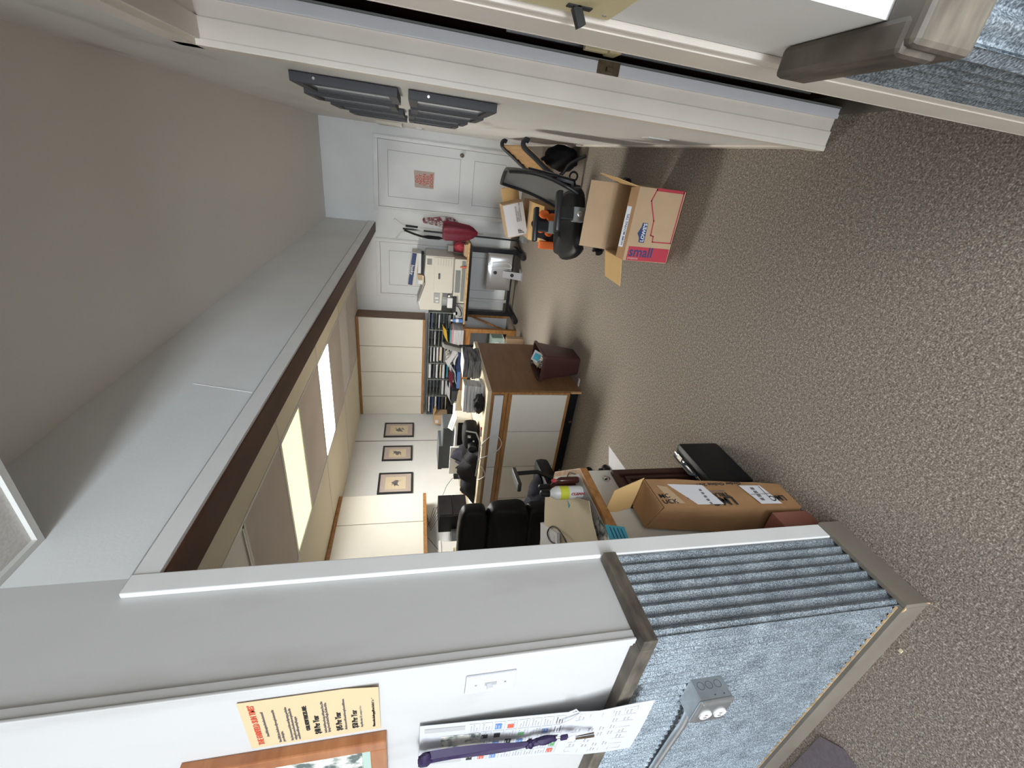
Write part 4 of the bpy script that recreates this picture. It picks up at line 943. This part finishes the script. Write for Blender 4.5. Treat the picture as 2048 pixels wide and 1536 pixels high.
part('grip', MB().tube([(-1.095, 6.2, 1.44), (-1.07, 6.2, 1.55), (-1.03, 6.2, 1.68)], .014, 8), 'black', u2, smooth=True)
solo('scarf', furl(-.89, 6.27, .95, [(.02, 0), (.055, .08), (.06, .2), (.04, .34), (.03, .47), (.008, .49)], 2, am=.3), 'pattern', 'red and grey patterned scarf hanging behind the maroon umbrella', 'scarf', smooth=True)

# ------------------------------------------------------------------ wooden table along the back wall with the paper sorter
wtb = thing('table', 'rough wooden work table along the back wall', 'table', (-3.1, 6.2, 0))
part('tabletop', MB().box(-4.10, -2.31, 5.93, 6.69, .775, .805), 'oak', wtb)
for x, y in ((-2.345, 5.965), (-2.345, 6.66), (-4.05, 6.66)): part('leg', MB().box(x-.03, x+.03, y-.03, y+.03, 0, .775), 'oakh', wtb)
part('front_rail', MB().box(-4.05, -2.376, 5.94, 5.965, .70, .774), 'oakh', wtb)
part('low_shelf', MB().box(-4.05, -2.376, 5.935, 6.0, .01, .14), 'oakh', wtb)
part('side_brace', MB().poly([(-2.33, 6.0, .15), (-2.33, 6.0, .19), (-2.33, 6.62, .68), (-2.33, 6.62, .64)], (-.02, 0, 0)), 'oak', wtb)
so = thing('paper_sorter', 'grey steel paper sorter with stacked trays on the work table', 'paper sorter', (-3.2, 6.5, .805))
sx = [-2.225, -2.515, -2.80, -3.10, -3.40, -3.72, -4.08]
fm = MB().box(-4.08, -2.225, 6.33, 6.66, 1.30, 1.312).box(-4.08, -2.225, 6.65, 6.66, .806, 1.30)
for x in sx: fm.box(x-.006, x+.006, 6.33, 6.65, .806, 1.30)
part('frame', fm, 'greym', so)
shv = MB()
for j in range(8):
    z = .86+.056*j; shv.box(-4.075, -2.23, 6.335, 6.65, z, z+.004)
part('shelves', shv, 'steel', so)
r = random.Random(11); k = 0
for i in range(6):
    a, b = sx[i+1]+.02, sx[i]-.02
    for j in range(8):
        if r.random() < .62:
            z = .8655+.056*j; c_ = 'red' if (i, j) == (0, 4) else 'teal' if (i, j) == (3, 2) else r.choice(['paper', 'paper', 'paper', 'grey', 'grey', 'grey', 'paperc', 'navy', 'greym'])
            solo('paper_pile', MB().box(a+r.uniform(0, .02), b-r.uniform(0, .02), 6.34+r.uniform(-.005, .03), 6.62, z, z+r.uniform(.010, .034)), c_, {'paper': 'white', 'paperc': 'cream', 'grey': 'dark grey', 'navy': 'navy', 'teal': 'teal', 'red': 'red', 'greym': 'mid grey'}[c_]+' papers in sorter column %s from the right, shelf %s from the top' % (('one', 'two', 'three', 'four', 'five', 'six')[i], ('eight', 'seven', 'six', 'five', 'four', 'three', 'two', 'one')[j]), 'papers', 'paper piles in the steel sorter')
# folders and papers heaped along the table front
for (x0_, x1_, y0_, y1_, z0_, h_, mt, lab, cat) in (
    (-2.62, -2.33, 5.90, 6.20, .806, .15, 'news', 'thick stack of white newsprint on the work table corner', 'papers'),
    (-2.60, -2.36, 6.00, 6.25, .957, .018, 'pink', 'pink folder on the newsprint stack', 'folder'),
    (-2.62, -2.38, 6.02, 6.27, .976, .022, 'teal', 'teal folder on the newsprint stack', 'folder'),
    (-3.00, -2.68, 5.95, 6.25, .806, .055, 'navy', 'dark blue binder lying on the work table', 'binder'),
    (-3.35, -3.05, 5.95, 6.25, .806, .05, 'blue', 'blue binder lying on the work table', 'binder'),
    (-3.66, -3.40, 5.95, 6.25, .806, .12, 'grey', 'dark grey file box on the work table', 'file box'),
    (-3.95, -3.70, 5.97, 6.25, .806, .17, 'black', 'black machine at the left end of the work table', 'machine')):
    solo(cat.replace(' ', '_'), MB().box(x0_, x1_, y0_, y1_, z0_, z0_+h_, bev=.004), mt, lab, cat)
def fan(x, y, z, col, lab, w_=.26, d_=.22, tx=.3, ty=.2):
    solo('folder', MB().sheet(lambda u, v: (x+(u-.5)*w_, y+(v-.5)*d_, z+(u-.5)*w_*tx+(v-.5)*d_*ty+.012*math.sin(u*5)), 8, 3, .004), col, lab, 'folder', smooth=True)
fan(-2.50, 6.12, 1.055, 'yellow', 'yellow folder sliding down the pile by the blue bottle', tx=.35)
fan(-2.82, 6.08, .895, 'paper', 'white loose sheets above the dark blue binder', tx=-.2)
fan(-2.86, 6.10, .955, 'paper', 'upper white sheets leaning over the dark blue binder', tx=-.45)
fan(-3.18, 6.08, .895, 'paper', 'white sheets on the blue binder', tx=.25)
fan(-3.22, 6.05, .945, 'maroon', 'dull red folder above the blue binder', tx=.15)
fan(-3.50, 6.08, .97, 'paper', 'white papers on the grey file box', tx=.2)
solo('paper_roll', MB().cyl((-2.95, 6.20, 1.00), (-2.78, 6.10, 1.02), .035, n=14), 'print', 'printed paper roll in front of the sorter', 'roll', smooth=True)
kb_ = thing('cardboard_box', 'small kraft carton with a white label on the corner shelf', 'box', (-3.9, 6.0, 1.0))
part('carton', MB().box(-4.02, -3.84, 5.92, 6.10, .977, 1.20, bev=.003), 'kraft', kb_); part('label', MB().box(-3.99, -3.93, 5.915, 5.92, 1.12, 1.17), 'paper', kb_); part('flap', MB().poly([(-3.84, 5.92, 1.20), (-3.84, 6.10, 1.20), (-3.74, 6.08, 1.16), (-3.74, 5.93, 1.16)], (0, 0, .003)), 'kraftl', kb_)
# desks between island and back wall
bd_ = thing('desk', 'dark brown desk between the island and the back wall', 'desk', (-3.1, 5.2, 0))
part('desktop', MB().poly([(-2.80, 4.85, .735), (-2.80, 5.25, .735), (-2.95, 5.45, .735), (-3.53, 5.45, .735), (-3.53, 4.85, .735)], (0, 0, .03)), 'brown', bd_)
part('modesty_panel', MB().box(-3.5, -2.84, 4.88, 4.90, .05, .735), 'oak', bd_)
part('leg', MB().box(-2.88, -2.84, 5.2, 5.24, 0, .735), 'oak', bd_); part('leg', MB().box(-3.5, -3.46, 5.38, 5.42, 0, .735), 'oak', bd_)
# task chair
tc = thing('office_chair', 'small grey task chair between the island and the work table', 'chair', (-2.50, 5.02, 0), PI*.60, absolute=False)
part('seat', MB().box(-.22, .22, -.2, .22, .43, .50, bev=.035), 'greyfab', tc, smooth=True)
bkm = MB().box(-.20, .20, -.03, .03, -.19, .19, bev=.028, T=Matrix.Translation((0, -.25, .98)) @ Matrix.Rotation(.22, 4, 'X'))
part('backrest', bkm, 'greyfab', tc, smooth=True)
part('back_bar', MB().tube([(0, -.12, .42), (0, -.27, .45), (0, -.29, .65), (0, -.28, .95)], .017, 8), 'blackm', tc, smooth=True)
part('gas_column', MB().cyl((0, 0, .1), (0, 0, .44), .025), 'blackm', tc, smooth=True)
star(tc, .27)
# floor things beneath the work table
rm = thing('tape_machine', 'pale machine with black reels under the work table', 'machine', (-2.75, 6.3, 0))
part('housing', MB().box(-3.0, -2.52, 6.12, 6.5, .145, .33, bev=.01), 'sage', rm)
for i, x in enumerate((-2.62, -2.74, -2.86)): part('reel', MB().lathe((x, 6.105, .25-.03*(i % 2)), [(.045, -.006), (.045, .01), (.016, .01), (.016, -.012)], ax='y', n=18), 'ink' if i % 2 else 'white', rm)
part('carton_tray', MB().box(-3.0, -2.5, 6.03, 6.5, .141, .150), 'white', rm)
ck = thing('crate', 'white wire crate with printed papers under the work table', 'crate', (-2.9, 5.75, 0))
part('frame', MB().box(-3.0, -2.72, 5.70, 5.71, .26, .275).box(-3.0, -2.72, 5.70, 5.71, .44, .455).box(-2.735, -2.72, 5.70, 5.71, 0, .455).box(-3.0, -2.985, 5.70, 5.71, 0, .455), 'white', ck)
part('printed_sheet', MB().box(-2.985, -2.735, 5.705, 5.712, .275, .44), 'print', ck)
part('box_body', MB().box(-3.0, -2.72, 5.713, 5.9, 0, .26), 'white', ck)
for i, (x, y, lab, mt) in enumerate(((-2.33, 5.48, 'paper carrier bag leaning by the island corner', 'kraft'), (-2.58, 5.62, 'pale carrier bag with rope handles behind the island', 'paperc'))):
    tg = thing('carrier_bag', lab, 'bag', (x, y, 0)); 
    part('bag_body', MB().box(x-.11, x+.09, y-.05, y+.05, 0, .25, bev=.006), mt, tg)
    part('rope_handle', MB().tube([(x-.05, y-.05, .25), (x-.04, y-.05, .34), (x+.02, y-.05, .34), (x+.03, y-.05, .25)], .005, 6), 'paper', tg, smooth=True)

# ------------------------------------------------------------------ left partition: switch, notices, picture, calendar, lanyard, outlet
sw = thing('light_switch', 'white toggle light switch plate on the bright left partition', 'light switch', (-1.15, YB, 1.315))
part('plate', MB().box(-1.188, -1.110, YB-.006, YB, 1.252, 1.378, bev=.003), 'paperw', sw)
part('toggle', MB().box(-1.153, -1.145, YB-.020, YB-.006, 1.312, 1.326, bev=.002), 'paper', sw)
part('toggle_slot', MB().box(-1.155, -1.143, YB-.0072, YB-.006, 1.300, 1.330), 'groove', sw)
part('screw', MB().lathe((-1.149, YB-.007, 1.352), [(.003, 0), (.003, .001)], ax='y', n=8).lathe((-1.149, YB-.007, 1.278), [(.003, 0), (.003, .001)], ax='y', n=8), 'steel', sw)
pn = thing('price_notice', 'cream notice with red heading and yearly prices on the left partition', 'notice', (-1.19, YB, 1.58))
part('sheet', MB().sheet(lambda u, v: (-1.289+.201*u, YB-.003-.006*max(0, .25-v)*4*u, 1.580+.290*v), 6, 8, .0008, (0, -1, 0)), 'peach', pn, smooth=True)
yt = YB-.0048
text(pn, 'heading', "THE FAIRFIELD SUN TIMES'", .0175, (-1.188, yt, 1.840), (1, 0, 0), (0, 0, 1), 'redo', align='CENTER', sx=.84, bold=.0001)
text(pn, 'body_text', "Annual Subscription Rates have increased!", .0075, (-1.188, yt, 1.826), (1, 0, 0), (0, 0, 1), 'inkg', align='CENTER', sx=.85)
text(pn, 'body_text', "Since 2018, there has been only one price increase for\nyour subscription.", .0078, (-1.277, yt, 1.804), (1, 0, 0), (0, 0, 1), 'inkg', sx=.85)
text(pn, 'body_text', "But, due to increases in the cost of postage, production\nand payroll, we are forced to raise our prices for the\nsecond time while operating the paper.", .0078, (-1.277, yt, 1.778), (1, 0, 0), (0, 0, 1), 'inkg', sx=.85)
text(pn, 'heading', "OUR NEW PRICES ARE:", .0125, (-1.188, yt, 1.738), (1, 0, 0), (0, 0, 1), 'ink', align='CENTER', sx=.85, bold=.0002)
text(pn, 'price_line', "$40 Per Year", .0195, (-1.266, yt, 1.716), (1, 0, 0), (0, 0, 1), 'ink', sx=.80, bold=.0001)
text(pn, 'body_text', "Includes all of Teton County, and Augusta, Havre, Hot\nSprings, Conrad, Stanford, Vaughn, Sun River & Sun.", .0075, (-1.266, yt, 1.703), (1, 0, 0), (0, 0, 1), 'inkg', sx=.85)
text(pn, 'price_line', "$45 Per Year", .0195, (-1.266, yt, 1.668), (1, 0, 0), (0, 0, 1), 'ink', sx=.80, bold=.0001)
text(pn, 'body_text', "All other areas of Cascade County & rest of Montana", .0075, (-1.266, yt, 1.657), (1, 0, 0), (0, 0, 1), 'inkg', sx=.85)
text(pn, 'price_line', "$50 Per Year", .0195, (-1.266, yt, 1.632), (1, 0, 0), (0, 0, 1), 'ink', sx=.80, bold=.0001)
text(pn, 'body_text', "Any of the other U.S. contiguous States", .0075, (-1.266, yt, 1.621), (1, 0, 0), (0, 0, 1), 'inkg', sx=.85)
text(pn, 'body_text', "Please make checks payable to Fairfield Sun Times", .0085, (-1.268, yt-.002, 1.592), (1, 0, 0), (0, 0, 1), 'ink', sx=.85)
pf = thing('picture_frame', 'cherry wood picture frame with sage mount on the left partition', 'picture frame', (-1.55, YB, 1.566))
k = .040; fx0, fx1, fz0, fz1 = -1.85, -1.309, 1.566, 2.02
part('frame', MB().box(fx1-k, fx1, YB-.026, YB, fz0, fz1, bev=.004).box(fx0, fx0+k, YB-.026, YB, fz0, fz1, bev=.004).box(fx0+k, fx1-k, YB-.026, YB, fz0, fz0+k, bev=.004).box(fx0+k, fx1-k, YB-.026, YB, fz1-k, fz1, bev=.004), 'framec', pf)
part('mount', MB().box(fx0+k, fx1-k, YB-.010, YB-.006, fz0+k, fz1-k), 'sage', pf)
part('photograph', MB().box(fx0+k+.03, fx1-k-.006, YB-.012, YB-.010, fz0+k+.022, fz1-k-.03), 'print', pf)
# calendar
cl = thing('advert_calendar', 'white sheet of small business adverts and a month grid pinned on the left partition', 'calendar', (-1.45, YB, .83))
def calp(u, v):                        # u across, v from top down; the foot curls out over the wooden rail
    st_ = ((0, -1.530, -1.300, YB-.008, 1.484), (.25, -1.537, -1.302, YB-.016, 1.33), (.62, -1.545, -1.302, YB-.030, 1.09), (.74, -1.545, -1.290, YB-.044, 1.01), (.88, -1.535, -1.263, YB-.052, .935), (1, -1.515, -1.240, YB-.060, .862))
    for a, b in zip(st_, st_[1:]):
        if v <= b[0]+1e-9:
            t = max(0, (v-a[0])/(b[0]-a[0])); q = [a[k]+(b[k]-a[k])*t for k in range(1, 5)]
            return (q[0]+(q[1]-q[0])*u, q[2]-.004*math.sin(u*3), q[3])
part('sheet', MB().sheet(calp, 6, 24, .001, (0, -1, 0)), 'paperw', cl, smooth=True)
def patch(mb, u0, u1, v0, v1):
    o_ = Vector((0, -.0016, 0)); P = [Vector(calp(u, v))+o_ for u, v in ((u0, v0), (u1, v0), (u1, v1), (u0, v1))]
    mb.poly(P, (0, -.0004, 0))
gz = MB(); patch(gz, .06, .93, .02, .19); part('header_panel', gz, 'inkl', cl)
ph = MB(); patch(ph, .30, .75, .09, .26); part('header_photo', ph, 'print', cl)
cols = {'inkg': MB(), 'inkl': MB(), 'ink': MB(), 'redo': MB(), 'green': MB(), 'blue': MB()}
r = random.Random(5)
for i in range(8):
    for j in range(5):
        u0 = .06+.18*j; v0 = .205+.052*i
        if 1 <= j <= 2 and i < 1: continue
        c_ = r.choice(['inkg', 'inkl', 'inkl', 'inkl', 'inkg', 'blue', 'inkl', 'redo', 'green', 'ink', 'inkl'])
        if c_ in ('ink', 'redo', 'green', 'blue'):
            am = MB(); patch(am, u0+.02, u0+.14*r.uniform(.5, 1), v0+.008, v0+.034); part('colour_advert', am, c_, cl)
        for q in range(3):
            patch(cols['inkl' if c_ != 'inkg' else 'inkg'], u0+.015, u0+.015+.13*r.uniform(.4, 1), v0+.010+.012*q, v0+.014+.012*q)
        patch(cols['inkl'], u0, u0+.165, v0+.047, v0+.0480); patch(cols['inkl'], u0+.168, u0+.171, v0+.002, v0+.046)
for i in range(6): patch(cols['inkl'], .08, .95, .66+.055*i, .6615+.055*i)
for j in range(8): patch(cols['inkl'], .08+.124*j, .0835+.124*j, .66, .935)
for i in range(5):
    for j in range(7):
        if r.random() < .6:
            for q in range(2): patch(cols['inkl'], .10+.124*j, .10+.124*j+.08*r.uniform(.5, 1), .672+.055*i+.016*q, .677+.055*i+.016*q)
for c_ in ('inkg', 'inkl'): part('printed_adverts', cols[c_], c_, cl)
part('tie_string', MB().tube([(-1.300, .520, 1.075), (-1.285, .518, 1.09), (-1.282, .520, 1.072), (-1.300, .518, 1.058), (-1.318, .514, 1.08), (-1.335, .514, 1.11)], .0022, 6), 'paper', cl, smooth=True)
ly = thing('lanyard', 'purple cloth lanyard with keys hanging in front of the advert calendar', 'lanyard', (-1.39, .51, 1.0))
lm = MB()
path = spl([(-1.392, .512, 1.478), (-1.390, .512, 1.43), (-1.390, .511, 1.36), (-1.393, .510, 1.29), (-1.397, .509, 1.23), (-1.396, .508, 1.205), (-1.395, .507, 1.19)], 5)
N_ = len(path)
for side in (-1, 1):
    rings = []
    for i, p in enumerate(path):
        v = i/(N_-1); hw = (.024 if v < .45 else .024-.014*(v-.45)/.55)*(.6 if i == 0 else 1); off = side*(.012-.008*v)
        tw = .5*math.sin(v*4+side)
        rings.append([(p.x+off-hw*.8*math.cos(tw), p.y-hw*.4*math.sin(tw), p.z), (p.x+off, p.y-.007, p.z-.002), (p.x+off+hw*.8*math.cos(tw), p.y+hw*.4*math.sin(tw), p.z), (p.x+off, p.y+.004, p.z)])
    lm.ring(rings)
lm.blob((-1.391, .510, 1.470), (.034, .010, .018), amp=.004)
part('strap', lm, 'purple', ly, smooth=True)
part('knot', MB().blob((-1.394, .505, 1.188), (.013, .010, .012), amp=.006), 'purple', ly, smooth=True)
part('tail', MB().blob((-1.385, .504, 1.150), (.014, .009, .036), amp=.006), 'purple', ly, smooth=True)
part('clip', MB().cyl((-1.380, .503, 1.118), (-1.379, .502, 1.104), .003, n=8), 'chrome', ly)
part('clasp', MB().box(-1.387, -1.368, .496, .504, 1.085, 1.106, bev=.003), 'purple', ly)
part('round_tag', MB().lathe((-1.378, .495, 1.073), [(.015, -.001), (.015, .001)], ax='y', n=20), 'paper', ly)
for i in range(3): part('key', MB().box(-.0038, .0038, -.0008, .0008, -.055, 0, T=Matrix.Translation((-1.375+.003*i, .495-.003*i, 1.066)) @ Matrix.Rotation(.10*(i-1), 4, 'Y')), ('brass', 'chrome', 'brass')[i], ly)
ob_ = thing('outlet_box', 'square zinc surface outlet box with two round receptacles on the corrugated steel', 'outlet', (-1.34, YB-.03, .60))
part('box_shell', MB().box(-1.392, -1.285, .492, .548, .600, .706, bev=.002), 'steel', ob_)
part('raised_cover', MB().box(-1.394, -1.283, .484, .492, .598, .708, bev=.004).box(-1.386, -1.291, .480, .485, .606, .700, bev=.003), 'steel', ob_)
for z in (.678, .630):
    rc = part('receptacle', MB().lathe((-1.342, .478, z), [(.019, -.002), (.020, .003)], ax='y', n=24), 'white', ob_, smooth=True)
    part('slots', MB().box(-1.350, -1.348, .4745, .476, z-.004, z+.006).box(-1.337, -1.335, .4745, .476, z-.004, z+.005), 'inkg', rc)
kn = MB()
for z in (.682, .655, .626): kn.tube([(-1.2845, .528+.010*math.cos(a*PI/8), z+.011*math.sin(a*PI/8)) for a in range(16)], .0006, 5, closed=True)
kn.box(-1.2852, -1.2842, .500, .503, .650, .654).box(-1.2852, -1.2842, .500, .503, .620, .624)
part('knockouts', kn, 'grey', ob_)
cv = thing('conduit', 'grey flexible conduit running left from the outlet box', 'conduit', (-1.7, .53, .69))
part('conduit_tube', MB().tube(spl([(-1.40, .522, .680), (-1.50, .525, .668), (-1.62, .530, .665), (-1.85, .532, .668), (-2.4, .532, .67)]), .0115, 12), 'steel', cv, smooth=True)
part('coupling', MB().cyl((-1.392, .522, .682), (-1.418, .522, .676), .015, n=14), 'steel', cv, smooth=True)
solo('chair_mat', MB().poly([(-1.765, .505, .001), (-1.700, .44, .001), (-1.70, -.6, .001), (-2.9, -.6, .001), (-2.9, .505, .001)], (0, 0, .004)), 'mat_floor', 'clear chair mat with a clipped corner on the carpet below the calendar', 'floor mat', bevel=.001)
cr = MB(); r = random.Random(9)
solo('carpet_crumb', MB().box(-1.22, -1.208, .50, .508, .001, .006), 'paperc', 'tiny pale chip on the carpet by the baseboard', 'chip')
# right: ivory switch
rs = thing('light_switch', 'aged ivory switch plate with a black toggle beside the dark doorway', 'light switch', (XR, .68, 1.31))
part('plate', MB().box(XR-.006, XR, .580, .703, 1.262, 1.400, bev=.004), 'switchy', rs)
part('toggle', MB().box(-.022, 0, -.006, .006, -.005, .006, bev=.001, T=Matrix.Translation((XR-.006, .672, 1.318)) @ Matrix.Rotation(-.5, 4, 'Y')).box(XR-.0075, XR-.006, .666, .678, 1.298, 1.330), 'ink', rs)
part('screw', MB().lathe((XR-.0068, .684, 1.275), [(.003, 0), (.003, .001)], ax='x', n=8), 'steel', rs)
